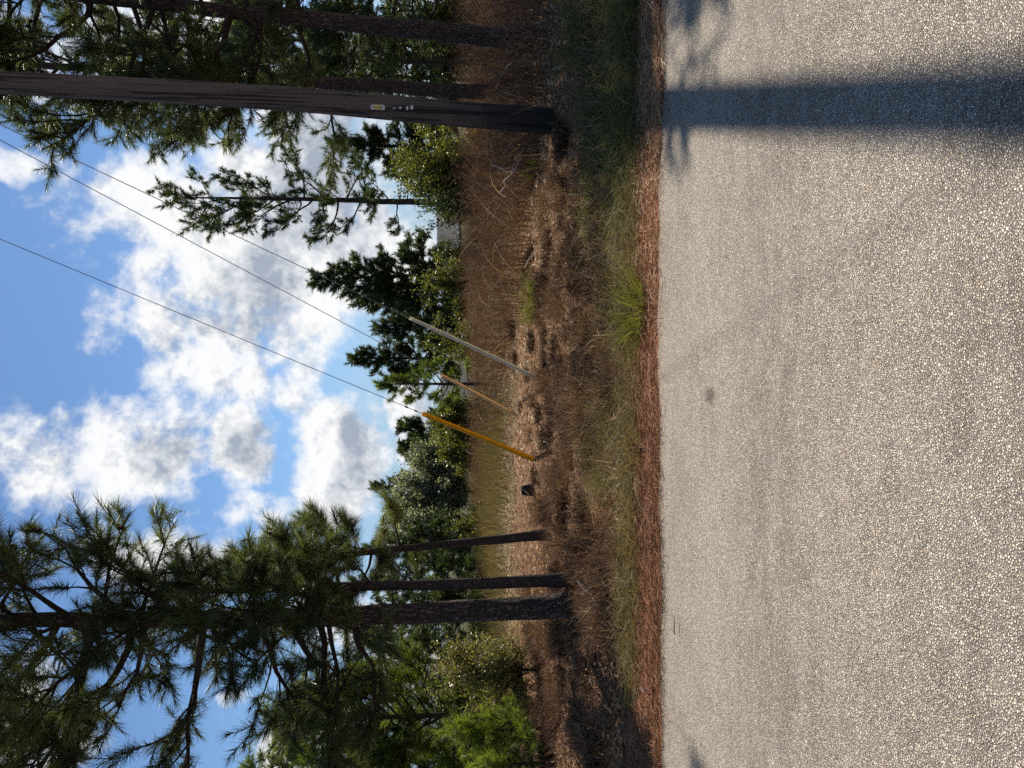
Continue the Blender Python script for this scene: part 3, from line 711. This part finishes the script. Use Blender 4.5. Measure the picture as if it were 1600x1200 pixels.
def guy(anchor, ztop, base_px, top_px, width, mat, label, rod=True, shift=0.0):
    """guy: cable from the pole down to an anchor, plastic guard round its foot"""
    A = np.array(anchor); Z = pole_at(ztop); A0 = A.copy()
    e = empty('guy_wire', A, label, 'guy wire', 'guy wires of the utility pole')
    u = (Z - A); Lg = np.linalg.norm(u); u /= Lg
    ac = Acc(); ac.tube([A * 0 + u * .1, u * Lg * .5, u * (Lg - pole_r(ztop) * .9)], [.0065] * 3, 6); obj('cable', ac.mesh('cable', M['steel'], True), e)
    # guard length from the photo's guard top
    best = min(np.linspace(.8, 4.2, 400), key=lambda q: abs(px(A + u * q)[0] - top_px))
    ac = Acc(); ts = np.linspace(.03, best, 14)
    sag = unit(np.cross(u, [0, 0, 1.0]))
    pp = u[None] * ts[:, None] + np.array([0, 0, -1.0])[None] * (.025 * np.sin(np.pi * (ts / best)))[:, None]
    # an open channel folded round the cable: two wings meeting at a rounded back
    k = 9; th = np.linspace(-2.35, 2.35, k); uu = unit(np.cross(u, [0, 0, 1.0])); vv = unit(np.cross(uu, u))
    w = width * np.interp(ts, [0, best], [1.0, .82])
    ring_o = pp[:, None] + w[:, None, None] * (uu[None, None] * np.sin(th)[None, :, None] + vv[None, None] * np.cos(th)[None, :, None])
    ring_i = pp[:, None] + (w[:, None, None] - .005) * (uu[None, None] * np.sin(th)[None, ::-1, None] + vv[None, None] * np.cos(th)[None, ::-1, None])
    ring = np.concatenate([ring_o, ring_i], 1); kk = 2 * k; n_ = len(ts)
    i = np.arange(n_ - 1)[:, None] * kk; j = np.arange(kk)[None]; j2 = (j + 1) % kk
    ac.add(ring.reshape(-1, 3), np.stack([i + j, i + j2, i + kk + j2, i + kk + j], -1).reshape(-1, 4))
    for b0, fl in ((0, 1), ((n_ - 1) * kk, -1)):
        ac.add(ring.reshape(-1, 3)[b0:b0 + kk], [(q, q + 1, kk - 2 - q, kk - 1 - q) for q in range(k - 1)])
    obj('guard', ac.mesh('guard', mat, True), e)
    for q_ in (best + .10, best + .28):
        ac = Acc(); ac.tube([u * q_, u * (q_ + .03), u * (q_ + .06)], [.012, .016, .012], 8); obj('cable_clamp', ac.mesh('cable_clamp', M['steel'], True), e)
    if rod:
        ac = Acc(); ac.tube([u * .14, u * .0, -u * .25], [.011, .012, .012], 8)
        ac.tube([u * .10, u * .14, u * .17], [.02, .024, .012], 8); obj('anchor_rod', ac.mesh('anchor_rod', M['rod'], True), e)
    return e
def px(p):
    d = np.asarray(p) - CAM; f = d @ FWD; return 800 - d @ UPV / f * F_PX, 600 - d @ RGT / f * F_PX
def attach_height(x0, y0, x1, y1):
    """height on the pole axis met by the photo line through two points"""
    best = None
    for z in np.linspace(6, 15.1, 400):
        a, b = px(pole_at(z)); e = abs((a - x0) * (y1 - y0) - (b - y0) * (x1 - x0))
        if best is None or e < best[0]: best = (e, z)
    return best[1]
gA = ground_at(838, 590); gB = ground_at(806, 648); gC = ground_at(836, 719)
zA = attach_height(0, 195, 640, 497); zB = attach_height(0, 220, 690, 592); zC = attach_height(0, 373, 660, 645)
guy(gC, zC, 835, 660, .050, M['yellow'], 'guy wire whose foot is sheathed in a yellow guard')
guy(gA, zA, 838, 640, .042, M['beige'], 'guy wire with a pale beige guard, rightmost of the three')
guy(gB, zB, 800, 690, .048, M['tan'], 'guy wire with a thin tan guard between the other two')

# ------------------------------------------------------------------ trees
def limb_path(rg, p, d, L, n, up, jit):
    pts = [np.array(p, float)]; d = np.array(d, float); d /= np.linalg.norm(d); s = L / n
    for i in range(n):
        d = d + np.array([0, 0, up]) + rg.normal(0, jit, 3); d /= np.linalg.norm(d); pts.append(pts[-1] + d * s)
    return np.array(pts)
def along(pts, t):
    f = t * (len(pts) - 1); i = min(int(f), len(pts) - 2); return pts[i] + (pts[i + 1] - pts[i]) * (f - i), unit(pts[i + 1] - pts[i])

def needles(rg, P, D, n, L, W, spread=(.25, 1.25), brush_len=.2, col=None, droop=.16):
    """bottlebrush sprays: wide near the old wood, closing towards the tip, each spray its own size"""
    sc = np.repeat(rg.uniform(.6, 1.25, len(P)), n)
    P = np.repeat(P, n, 0); Dn = np.repeat(D, n, 0); N = len(P); u = rg.random(N)
    base = P - Dn * (brush_len * sc * u)[:, None]
    perp = unit(np.cross(Dn, rg.normal(size=(N, 3)))); th = .12 + .95 * u ** .8 + rg.normal(0, .16, N)
    d = unit(Dn * np.cos(th)[:, None] + perp * np.sin(th)[:, None] - np.array([0, 0, droop]))
    side = unit(np.cross(d, rg.normal(size=(N, 3))))
    Ls = L * sc ** .5 * rg.uniform(.7, 1.15, N); tip = base + d * Ls[:, None] - np.array([0, 0, 1.0]) * (Ls * rg.uniform(0, .2, N))[:, None]
    V = np.stack([base + side * W * .5, base - side * W * .5, tip], 1).reshape(-1, 3)
    T = np.arange(3 * N).reshape(-1, 3)
    c = np.repeat(np.clip(np.repeat(col, n) + rg.normal(0, .10, N), 0, 1), 3)
    return V, T, c

def pine(name, base, H, r0, z0, spread, seed, label, n_limb=30, nn=60, nl=.17, nw=.006, mat='needle', bark='bark', lean=(0, 0), curve=None, group=None,
         el=(-.05, .95), detail=1.0, cones=0, sides=14, extra=(), az_skip=None, taper=.75, brush_len=.2, up=.05, dead=0, shape=None, colb=0.0, crooked=.02, split=False, az_scale=None):
    rg = np.random.default_rng(seed); base = np.array(base, float); o_ = base.copy()
    t = np.linspace(0, 1, 26)
    tr = np.stack([lean[0] * H * t, lean[1] * H * t, H * t], -1)
    wob = np.cumsum(rg.normal(0, crooked * H / 26, (26, 2)), 0); wob -= wob[0]; tr[:, :2] += wob * .6
    if curve is not None: tr[:, 0] += np.interp(t * H, [c[0] for c in curve], [c[1] for c in curve])
    tr[0, 2] = -.25
    rad = r0 * (1 - t) ** taper + .012
    zz = np.linspace(tr[0, 2], H, max(26, int(H * 9))); line = np.stack([np.interp(zz, tr[:, 2], tr[:, 0]), np.interp(zz, tr[:, 2], tr[:, 1]), zz], -1)
    rr = np.interp(zz, tr[:, 2], rad) * (1 + .35 * np.exp(-np.maximum(zz, 0) / .18))
    e = empty(name, base, label, 'tree', group)
    ph = rg.uniform(0, 6, 4)
    ac = Acc(); ac.tube(line, rr, sides, disp=lambda tt, a, p: 1 + .05 * np.sin(3 * a + 9 * tt * H * .3 + ph[0]) + .045 * np.sin(7 * a + 8 * p[:, 2:3] + ph[1]) + .04 * np.sin(5 * a - 23 * p[:, 2:3] + ph[2]) * np.sin(11 * p[:, 2:3]))
    obj('trunk', ac.mesh('trunk', M[bark], True), e)
    def trunk_pt(z): return np.array([np.interp(z, tr[:, 2], tr[:, 0]), np.interp(z, tr[:, 2], tr[:, 1]), z])
    def trunk_r(z): return float(np.interp(z, tr[:, 2], rad))
    lac = Acc(); TP = []; TD = []; TC = []; ends = []
    specs = []
    for i in range(n_limb):
        u = (i + rg.uniform(.1, .9)) / n_limb; z = z0 + (H * .985 - z0) * u ** .92
        a = i * 2.39996 + rg.normal(0, .35)
        if az_skip is not None and az_skip(a % 6.2832, u, rg): continue
        Lf = shape(u) if shape else (1 - .82 * u) ** .8 * (.72 + .28 * min(1, u * 5))
        L = spread * Lf * rg.uniform(.62, 1.12)
        if az_scale: L *= az_scale(a)
        ev = el[0] + (el[1] - el[0]) * u + rg.normal(0, .14)
        specs.append((z, a, ev, max(L, .25), None))
    for (z, a, ev, L) in extra: specs.append((z, a, ev, L, 1))
    for (z, a, ev, L, ex) in specs:
        d = np.array([math.cos(a) * math.cos(ev), math.sin(a) * math.cos(ev), math.sin(ev)])
        n = max(4, int(L / .3)); pts = limb_path(rg, trunk_pt(z), d, L, n, up, .17)
        lr = min(trunk_r(z) * .55, .012 + .016 * L)
        if split and lac.n: obj('limb', lac.mesh('limb', M['twig'], True), e); lac = Acc()
        lac.tube(pts, np.linspace(lr, .006, len(pts)), 6 if L > 1 else 5, cap=False)
        ends.append((pts[-1], unit(pts[-1] - pts[-2])))
        n2 = max(2, int(L / .26 * detail))
        lc = rg.beta(2, 2.5) + colb
        for j in range(n2):
            tt = .28 + .70 * (j + rg.random()) / n2
            q, qd = along(pts, tt); sgn = 1 if j % 2 else -1
            sd = unit(np.cross(qd, [0, 0, 1.0])); ang = rg.uniform(.55, 1.05)
            d2 = qd * math.cos(ang) + sd * math.sin(ang) * sgn + np.array([0, 0, rg.normal(.12, .3)])
            L2 = (L * .42 * (1.1 - .75 * tt) + .16) * rg.uniform(.7, 1.2); n2p = max(3, int(L2 / .16))
            p2 = limb_path(rg, q, d2, L2, n2p, up * 1.4, .15)
            lac.tube(p2, np.linspace(max(.006, lr * .35), .004, len(p2)), 4, cap=False)
            ends.append((p2[-1], unit(p2[-1] - p2[-2]))); TC.append(lc)
            n3 = max(1, int(L2 / .20 * detail))
            TPl = []
            for k in range(n3):
                t3 = .35 + .6 * (k + rg.random()) / n3; q3, q3d = along(p2, t3)
                d3 = unit(q3d + rg.normal(0, .65, 3) + [0, 0, .2]); L3 = rg.uniform(.10, .26) * (1 + .3 * (L > 1.5)); e3 = q3 + d3 * L3
                if nw < .0125: lac.tube([q3, q3 + d3 * L3 * .5 + rg.normal(0, .01, 3), e3], [.005, .0045, .003], 3, cap=False)
                ends.append((e3, d3)); TC.append(lc)
        TC.append(lc)
        while len(TC) < len(ends): TC.append(lc)
    ends.append((tr[-1], np.array([0, 0, 1.0]))); TC.append(.5)
    P = np.array([q[0] for q in ends]); D = np.array([q[1] for q in ends]); C = np.array(TC[:len(ends)])
    C = np.clip(C + rg.normal(0, .14, len(C)), 0, 1)
    for _ in range(dead):
        z = rg.uniform(z0 * .45, z0); a = rg.uniform(0, 6.28); pts = limb_path(rg, trunk_pt(z), [math.cos(a), math.sin(a), rg.uniform(-.2, .4)], rg.uniform(.25, .9), 5, 0, .15)
        if split and lac.n: obj('limb', lac.mesh('limb', M['twig'], True), e); lac = Acc()
        lac.tube(pts, np.linspace(.012, .004, 6), 5, cap=False)
    if split: obj('limb', lac.mesh('limb', M['twig'], True), e)
    else: obj('limbs', lac.mesh('limbs', M['twig'], True), e, kind='stuff')
    V, T, c = needles(rg, P, D, nn, nl, nw, (.12, 1.15), brush_len, C)
    cr = obj('crown', np_mesh('crown', V, T, M[mat], c), e)
    if cones:
        cm = cone_mesh()
        for i in rg.choice(len(P), cones, replace=False):
            o = obj('pine_cone', cm, cr); o.location = P[i] - D[i] * .16 + rg.normal(0, .02, 3); o.rotation_euler = tuple(rg.uniform(-1, 1, 2)) + (rg.uniform(0, 6.28),)
            s = rg.uniform(.8, 1.2); o.scale = (s, s, s)
    return e
_cm = [None]
def cone_mesh():
    if _cm[0] is None:
        ac = Acc(); zc = np.linspace(-.06, .06, 8)
        ac.tube(np.stack([zc * 0, zc * 0, zc], -1), .034 * np.sqrt(np.clip(1 - (zc / .066) ** 2, .02, 1)) * np.where(np.arange(8) % 2, 1.1, .85), 7); _cm[0] = ac.mesh('pine_cone', M['conem'])
    return _cm[0]

# --- roadside pines on the left
T1 = ground_at(903, 948)
pine('pine_tree', T1, 11.5, .125, 3.15, 2.55, 401, split=True, label='big rough barked roadside pine left of two thinner trunks, reaching past the picture', n_limb=62, nn=80, nl=.20, nw=.0064, brush_len=.34, colb=.02, az_scale=lambda a: 1 - .42 * max(0, math.cos(a)),
     curve=[(0, .07), (.5, .0), (3, -.05), (8, .02)], cones=70, sides=22, detail=1.5, dead=3, el=(-.35, .9), up=.055,
     extra=[(5.2, .35, .8, 1.55), (4.6, .0, .95, 1.6), (3.1, 3.4, -.25, 1.9), (3.4, 2.9, -.35, 2.2), (2.7, 3.0, -.1, 1.7), (4.4, 3.3, .1, 2.4), (5.2, 3.0, .2, 2.6), (6.0, 3.4, .3, 2.5), (6.9, 3.1, .35, 2.3), (5.6, 3.8, .1, 2.2), (7.6, .5, .05, 3.4), (8.2, .3, .0, 3.5), (7.9, .8, .05, 3.3), (8.6, .55, .05, 3.2), (8.0, .1, .0, 3.2), (3.4, 4.6, -.1, 1.0), (4.2, 4.9, .0, 1.1), (5.0, 4.5, .1, 1.1), (5.8, 4.8, .2, 1.1), (6.5, 4.6, .3, 1.0), (3.0, 5.0, -.3, .9), (2.9, 4.4, -.3, .9), (3.3, 5.2, -.4, 1.0), (3.0, 3.9, -.45, 1.3)])
T2 = ground_at(906, 905)
pine('pine_tree', T2, 5.4, .068, 2.45, .95, 402, split=True, label='slim straight pine standing between the big rough pine and the leaning one', n_limb=26, nn=120, nl=.20, nw=.0052, brush_len=.3, detail=1.6, bark='bark_small', cones=10, sides=14, lean=(-.005, 0), up=.07, dead=3)
T3 = ground_at(862, 834)
pine('pine_tree', T3, 4.9, .068, 2.35, 1.0, 403, split=True, label='thin pine leaning left, rightmost of the three roadside trunks', n_limb=28, nn=130, nl=.24, nw=.006, brush_len=.3, detail=1.6, bark='bark_small', lean=(-.085, 0), sides=12, up=.08, colb=.12, dead=3)
# young pines at the far left
pine('young_pine', onground(862, 1110, 15.5), 5.3, .06, .8, 2.0, 404, 'young bright green pine at the left end, behind the olive sapling', n_limb=52, nn=56, nl=.21, nw=.0124, detail=1.5, mat='needle_young', bark='bark_small', el=(.15, 1.1), sides=10, up=.06)
pine('young_pine', onground(850, 1195, 16.8), 6.2, .07, .6, 2.2, 405, 'young green pine cut off by the left end of the view', n_limb=52, nn=56, nl=.21, nw=.0124, detail=1.5, mat='needle_young', bark='bark_small', el=(.15, 1.1), sides=10, up=.06)
pine('pine_seedling', onground(850, 1138, 11.2), 1.25, .02, .15, .55, 406, 'small bright yellow green pine seedling in front of the young pines', n_limb=22, nn=90, nl=.17, nw=.007, mat='needle_young', bark='bark_small', el=(.3, 1.1), sides=8, up=.1, colb=.35)

pine('pine_seedling', onground(850, 1192, 10.6), 1.0, .02, .12, .5, 407, 'bright pine seedling at the very left end of the view', n_limb=16, nn=80, nl=.17, nw=.007, mat='needle_young', bark='bark_small', el=(.3, 1.1), sides=8, up=.1, colb=.35)

# --- right hand pines
pine('pine_tree', onground(860, 66, 12.7), 12.5, .162, 4.0, 3.0, 411, split=True, label='large dark trunked pine right of the utility pole', n_limb=54, nn=60, nl=.20, nw=.0098, sides=24, cones=30, detail=1.6, brush_len=.3, el=(-.25, .8), up=.05,
     extra=[(5.3, 3.0, .0, 2.9), (6.6, 3.1, .2, 3.2), (7.6, 2.9, .3, 3.0), (4.8, 2.7, .05, 2.2), (9.2, 3.9, .0, 2.7), (10.0, 3.7, .1, 2.2), (8.3, 4.15, .0, 2.8), (9.6, 4.5, .1, 2.0)], lean=(.05, 0), az_scale=lambda a: 1 - .40 * max(0, -math.sin(a)))
pine('pine_tree', onground(760, 146, 18.5), 15.5, .18, 4.4, 3.0, 412, 'tall pine seen directly behind the utility pole', n_limb=42, nn=46, nl=.21, nw=.0125, detail=1.5, brush_len=.3, sides=16, el=(-.2, .8), lean=(.02, 0))
pine('pine_tree', onground(740, 100, 27), 13.0, .10, 3.2, 2.6, 413, 'thin pine in the gap between the pole and the large right pine', n_limb=48, nn=21, nl=.22, nw=0.0304, detail=1.7, sides=10, mat='needle_far')
pine('pine_tree', onground(740, 75, 34), 12.0, .12, 1.2, 3.2, 414, 'bushy pine behind the gap right of the pole', n_limb=59, nn=14, nl=.24, nw=0.0371, detail=1.7, sides=8, mat='needle_far', colb=.2)
pine('pine_tree', onground(740, -10, 24), 11.0, .14, 1.5, 3.0, 415, 'pine at the right end, behind the large dark trunk', n_limb=59, nn=16, nl=.22, nw=0.0270, detail=1.7, sides=8, mat='needle_far', colb=.1)
pine('pine_tree', onground(740, 125, 42), 11.0, .13, 1.4, 3.4, 416, 'distant pine just right of the pole', n_limb=54, nn=11, nl=.26, nw=0.0439, detail=1.7, sides=8, mat='needle_far', colb=.15)

# --- middle distance pines
gm = 'pines beyond the field'
pine('pine_tree', onground(740, 316, 32), 13.4, .15, 3.2, 3.2, 421, 'tall open crowned pine with bare limbs beyond the thicket', n_limb=31, nn=50, nl=.25, nw=0.0217, brush_len=.36, sides=10, mat='needle_far', detail=.95, group=gm, up=.08,
     el=(-.15, .9), shape=lambda u: .35 + .75 * (1 - abs(u - .45) / .6) if u < .95 else .3, crooked=.03)
pine('pine_tree', onground(740, 232, 36), 7.6, .12, 1.0, 2.2, 422, 'dense conical pine behind the yellow green bush', n_limb=64, nn=36, nl=.24, nw=0.0238, detail=1.7, brush_len=.36, sides=8, mat='needle_far', group=gm, shape=lambda u: (1 - .9 * u))
pine('pine_tree', onground(740, 425, 38), 8.4, .12, 1.2, 2.3, 423, 'dense pine left of the grey roof, taller one with a leaning top', n_limb=70, nn=36, nl=.25, nw=0.0238, detail=1.7, brush_len=.36, sides=8, mat='needle_far', group=gm, lean=(-.06, 0))
pine('pine_tree', onground(740, 470, 40), 6.6, .12, .9, 2.1, 424, 'shorter dense pine between the leaning pine and the beige guard', n_limb=57, nn=36, nl=.25, nw=0.0238, detail=1.7, brush_len=.36, sides=8, mat='needle_far', group=gm)
pine('pine_tree', onground(740, 560, 41), 6.9, .11, 1.0, 2.0, 425, 'dark pine behind the top of the tan guard', n_limb=57, nn=36, nl=.25, nw=0.0238, detail=1.7, brush_len=.36, sides=8, mat='needle_far', group=gm)
pine('pine_tree', onground(730, 600, 26), 3.9, .06, .8, 1.35, 426, 'feathery young pine with thin dark stem by the tan guard', n_limb=28, nn=45, nl=.24, nw=0.0221, sides=8, mat='needle_young', bark='bark_small', group=gm, el=(.1, 1.0), up=.05)
pine('pine_tree', onground(740, 510, 36), 5.2, .10, .6, 1.6, 427, 'bushy pine crossed by the beige guard', n_limb=48, nn=36, nl=.24, nw=0.0228, detail=1.7, brush_len=.36, sides=8, mat='needle_far', group=gm)
pine('pine_tree', onground(750, 757, 46), 6.4, .08, 3.4, 1.1, 428, 'lone pine top standing above the silvery trees', n_limb=25, nn=36, nl=.24, nw=0.0282, detail=1.7, brush_len=.36, sides=8, mat='needle_far', group=gm)
pine('pine_tree', onground(745, 668, 52), 5.0, .1, 1.0, 1.9, 429, 'distant pine right of the roof with the sloping edge', n_limb=42, nn=28, nl=.28, nw=0.0325, detail=1.7, brush_len=.36, sides=8, mat='needle_far', group=gm)
pine('pine_tree', onground(760, 700, 48), 4.6, .1, .8, 2.0, 430, 'distant pine behind the sloping roof edge', n_limb=48, nn=28, nl=.28, nw=0.0325, detail=1.7, brush_len=.36, sides=8, mat='needle_far', group=gm)
pine('pine_tree', onground(775, 850, 30), 4.9, .09, .3, 1.7, 431, 'dense pine seen behind the leaning thin trunk', n_limb=54, nn=29, nl=.23, nw=0.0208, detail=1.7, sides=8, mat='needle_far', group=gm, shape=lambda u: 1 - .85 * u)
pine('pine_tree', onground(785, 905, 27), 5.0, .09, .3, 1.6, 432, 'dark dense pine seen behind the slim straight trunk', n_limb=54, nn=32, nl=.22, nw=0.0185, detail=1.7, sides=8, mat='needle_far', group=gm, shape=lambda u: 1 - .8 * u)
pine('pine_tree', onground(785, 965, 25), 5.4, .10, .3, 1.7, 433, 'dark dense pine seen behind the big rough trunk', n_limb=59, nn=32, nl=.22, nw=0.0173, detail=1.7, sides=8, mat='needle_far', group=gm, shape=lambda u: 1 - .8 * u)
pine('pine_tree', onground(790, 1030, 22), 4.6, .10, .3, 1.5, 434, 'dark green pine behind the olive sapling', n_limb=48, nn=33, nl=.22, nw=0.0163, detail=1.7, sides=8, mat='needle_far', group=gm, shape=lambda u: 1 - .75 * u)
pine('pine_tree', onground(800, 1110, 19), 5.2, .10, .3, 1.9, 435, 'dark green pine behind the young bright pine', n_limb=40, nn=46, nl=.21, nw=.012, sides=8, mat='needle', detail=1.6, group=gm)

# --- broad leaved trees and bushes
def bush(name, base, H, wid, dep, seed, label, mat, leaf=.05, n_stem=14, n_twig=16, n_leaf=26, droop=0.0, cat='bush', group=None, stem_mat='twig', z0=.15, trunk=None, aspect=.55, tight=.2):
    rg = np.random.default_rng(seed); e = empty(name, base, label, cat, group)
    ac = Acc(); TP = []; TD = []
    if trunk: ac.tube([[0, 0, -.2], [.02, 0, trunk * .5], [0, .03, trunk]], [.07 * H / 4, .06 * H / 4, .045 * H / 4], 8)
    for i in range(n_stem):
        th = rg.uniform(0, 6.283); q = math.sqrt(rg.random()); zt = z0 + (1 - z0) * rg.random() ** .8
        hw = math.sqrt(max(0.05, 1 - ((zt - .45) / .62) ** 2))
        tip = np.array([wid * hw * q * math.cos(th), dep * hw * q * math.sin(th), H * zt])
        st = np.array([0, 0, trunk * .6 if trunk else -.1]) + rg.normal(0, .05, 3) * [1, 1, 0]
        mid = (st + tip) / 2 + np.array([0, 0, .18 * H * (1 - droop)]) * rg.uniform(.2, .8)
        t = np.linspace(0, 1, 7)[:, None]; pts = st * (1 - t) ** 2 + 2 * mid * t * (1 - t) + tip * t * t + rg.normal(0, .012 * H, (7, 3)) * (t > 0)
        ac.tube(pts, np.linspace(.012 * H ** .6, .004, 7), 5, cap=False)
        for j in range(n_twig):
            p, d = along(pts, rg.uniform(.35, 1.0)); dd = unit(d * .5 + rg.normal(0, .7, 3) + [0, 0, .15 - droop]); Lt = rg.uniform(.5, 1.2) * tight * H / 2
            ac.tube([p, p + dd * Lt * .6 - [0, 0, droop * Lt * .1], p + dd * Lt - [0, 0, droop * Lt * .5]], [.005, .004, .003], 3, cap=False)
            f = rg.random(n_leaf)[:, None]; TP.append(p + dd * Lt * f - np.array([0, 0, droop * Lt * .5]) * f ** 2 + rg.normal(0, leaf * .9, (n_leaf, 3))); TD.append(np.tile(dd, (n_leaf, 1)))
    obj('stems', ac.mesh('stems', M[stem_mat], True), e)
    P = np.concatenate(TP); D = unit(np.concatenate(TD) + rg.normal(0, .8, P.shape) - np.array([0, 0, droop * 1.4])); N = len(P)
    s = unit(np.cross(D, rg.normal(size=(N, 3)))); L = leaf * rg.uniform(.6, 1.25, N); w = L * aspect * .5
    V = np.stack([P, P + D * (L * .5)[:, None] + s * w[:, None], P + D * L[:, None], P + D * (L * .5)[:, None] - s * w[:, None]], 1).reshape(-1, 3)
    c = np.repeat(np.clip(rg.beta(2, 2, N) + .2 * np.repeat(rg.normal(0, .6, len(TP)), n_leaf), 0, 1), 4)
    obj('crown', np_mesh('crown', V, np.arange(4 * N).reshape(-1, 4), M[mat], c), e); return e
bush('bush', onground(745, 272, 25), 3.6, 2.0, 1.6, 501, 'large yellow green leafy bush left of the utility pole', 'yellowleaf', .12, 46, 18, 24)
bush('bush', onground(745, 322, 24), 2.7, 1.0, .9, 502, 'dark green bush at the left foot of the large yellow green bush', 'needle_far', .10, 18, 14, 16)
bush('bush', onground(745, 452, 33), 3.4, 1.7, 1.3, 503, 'yellow green bush below the dense pines beside the grey roof', 'yellowleaf', .13, 24, 14, 16)
bush('bush', onground(745, 395, 34), 2.4, .9, .8, 504, 'dark bush just left of the grey roof gap', 'needle_far', .12, 16, 12, 14)
bush('bush', onground(745, 540, 31), 2.6, 1.2, 1.0, 505, 'green bush between beige and tan guards', 'yellowleaf', .11, 18, 12, 14)
bush('bush', onground(750, 655, 36), 2.4, 1.6, 1.2, 506, 'light green bush behind the yellow guard', 'yellowleaf', .14, 34, 16, 20)
bush('bush', onground(750, 695, 35), 2.0, 1.7, 1.2, 507, 'low light green bush before the sloping roof', 'yellowleaf', .14, 34, 16, 20)
bush('bush', onground(740, 20, 30), 4.4, 2.2, 1.6, 530, 'leafy green bush behind the large right pine, at the right end', 'yellowleaf', .15, 30, 14, 16)
bush('bush', onground(740, 92, 38), 3.8, 2.0, 1.6, 531, 'sunlit green bush in the gap beside the pole', 'yellowleaf', .17, 30, 14, 16)
bush('bush', onground(740, 165, 40), 3.6, 1.8, 1.5, 532, 'dark green bush seen just behind the utility pole', 'needle_far', .17, 26, 14, 16)
for i, (xi, yi, dd, h, w, lb) in enumerate([(760, 728, 38, 3.7, 1.9, 'silvery leaved tree next to the sloping roof'), (760, 768, 37, 4.5, 2.1, 'silvery leaved tree below the lone pine top'),
                                 (762, 808, 36, 4.7, 2.0, 'rounded silvery leaved tree left of the lone pine top'), (765, 845, 34, 4.3, 1.8, 'silvery leaved tree partly behind the leaning thin trunk')]):
    bush('silvery_tree', onground(xi, yi, dd), h, w, 1.3, 510 + i, lb, 'silver', .15, 44, 16, 22, cat='tree', group='silvery trees beyond the field', trunk=h * .35, tight=.22)
bush('bush', onground(775, 815, 29), 1.6, 1.0, .8, 516, 'low yellow green bush at the foot of the silvery trees', 'yellowleaf', .09, 14, 12, 14)
bush('sapling', onground(826, 1048, 12.6), 2.0, .85, .7, 520, 'drooping olive leaved sapling left of the big pine trunk', 'olive', .055, 40, 18, 26, droop=.55, cat='sapling', trunk=.5, aspect=.4, tight=.3)
bush('bush', onground(820, 1110, 15.0), 1.5, 1.0, .8, 521, 'dark green bush beside the olive sapling', 'needle_young', .07, 22, 14, 20)

# ------------------------------------------------------------------ houses beyond the trees
def house(base, w, d, hw, hr, rot, label, wall, seed):
    e = empty('house', base, label, 'house'); e.rotation_euler = (0, 0, rot)
    ac = Acc(); V = [(-w, -d, -.5), (w, -d, -.5), (w, d, -.5), (-w, d, -.5), (-w, -d, hw), (w, -d, hw), (w, d, hw), (-w, d, hw), (-w, 0, hw + hr), (w, 0, hw + hr)]
    ac.add(V, [(0, 1, 5, 4), (2, 3, 7, 6), (1, 2, 6, 5), (3, 0, 4, 7), (4, 8, 7, 7), (5, 6, 9, 9)]); obj('wall', ac.mesh('wall', wall), e)
    ov = .45; sl = hr / d
    rf = None
    for sgn in (-1, 1):
        ac = Acc(); y1 = sgn * (d + ov); z1 = hw - ov * sl
        a = [(-w - ov, 0, hw + hr + .04), (w + ov, 0, hw + hr + .04), (w + ov, y1, z1 + .04), (-w - ov, y1, z1 + .04)]
        b = [(x_, y_, z_ + .14) for x_, y_, z_ in a]; ac.add(a + b, [(0, 1, 2, 3), (7, 6, 5, 4), (0, 4, 5, 1), (1, 5, 6, 2), (2, 6, 7, 3), (3, 7, 4, 0)])
        o = obj('roof', ac.mesh('roof', M['shingle']), e); rf = rf or o
        ac = Acc(); ac.box((0, y1 + sgn * .02, z1 + .06), (w + ov + .01, .02, .11)); obj('fascia', ac.mesh('fascia', M['trim']), o)
    for x_ in np.linspace(-w * .7, w * .7, 4):
        for sgn in (-1, 1):
            ac = Acc(); ac.box((x_, sgn * (d + .02), hw * .58), (.5, .03, .30)); f = obj('window', ac.mesh('window', M['trim']), e)
            for q in (-1, 1):
                ac = Acc(); ac.box((x_ + q * .25, sgn * (d + .055), hw * .58), (.19, .01, .24)); obj('pane', ac.mesh('pane', M['glass']), f)
    ac = Acc(); ac.box((w * .12, -(d + .03), hw * .45), (.48, .04, hw * .45)); dr = obj('door', ac.mesh('door', M['stick']), e)
    return e
house((19.5, 90, -1.0), 6.0, 4.2, 1.6, 2.2, .12, 'house with grey shingle roof seen between the pine and the dense trees', M['brickwall'], 1)
house((-3.8, 62, -.9), 5.2, 4.0, 1.0, 2.0, .5, 'house with sloping grey roof edge behind the light green bushes', M['brickwall'], 2)
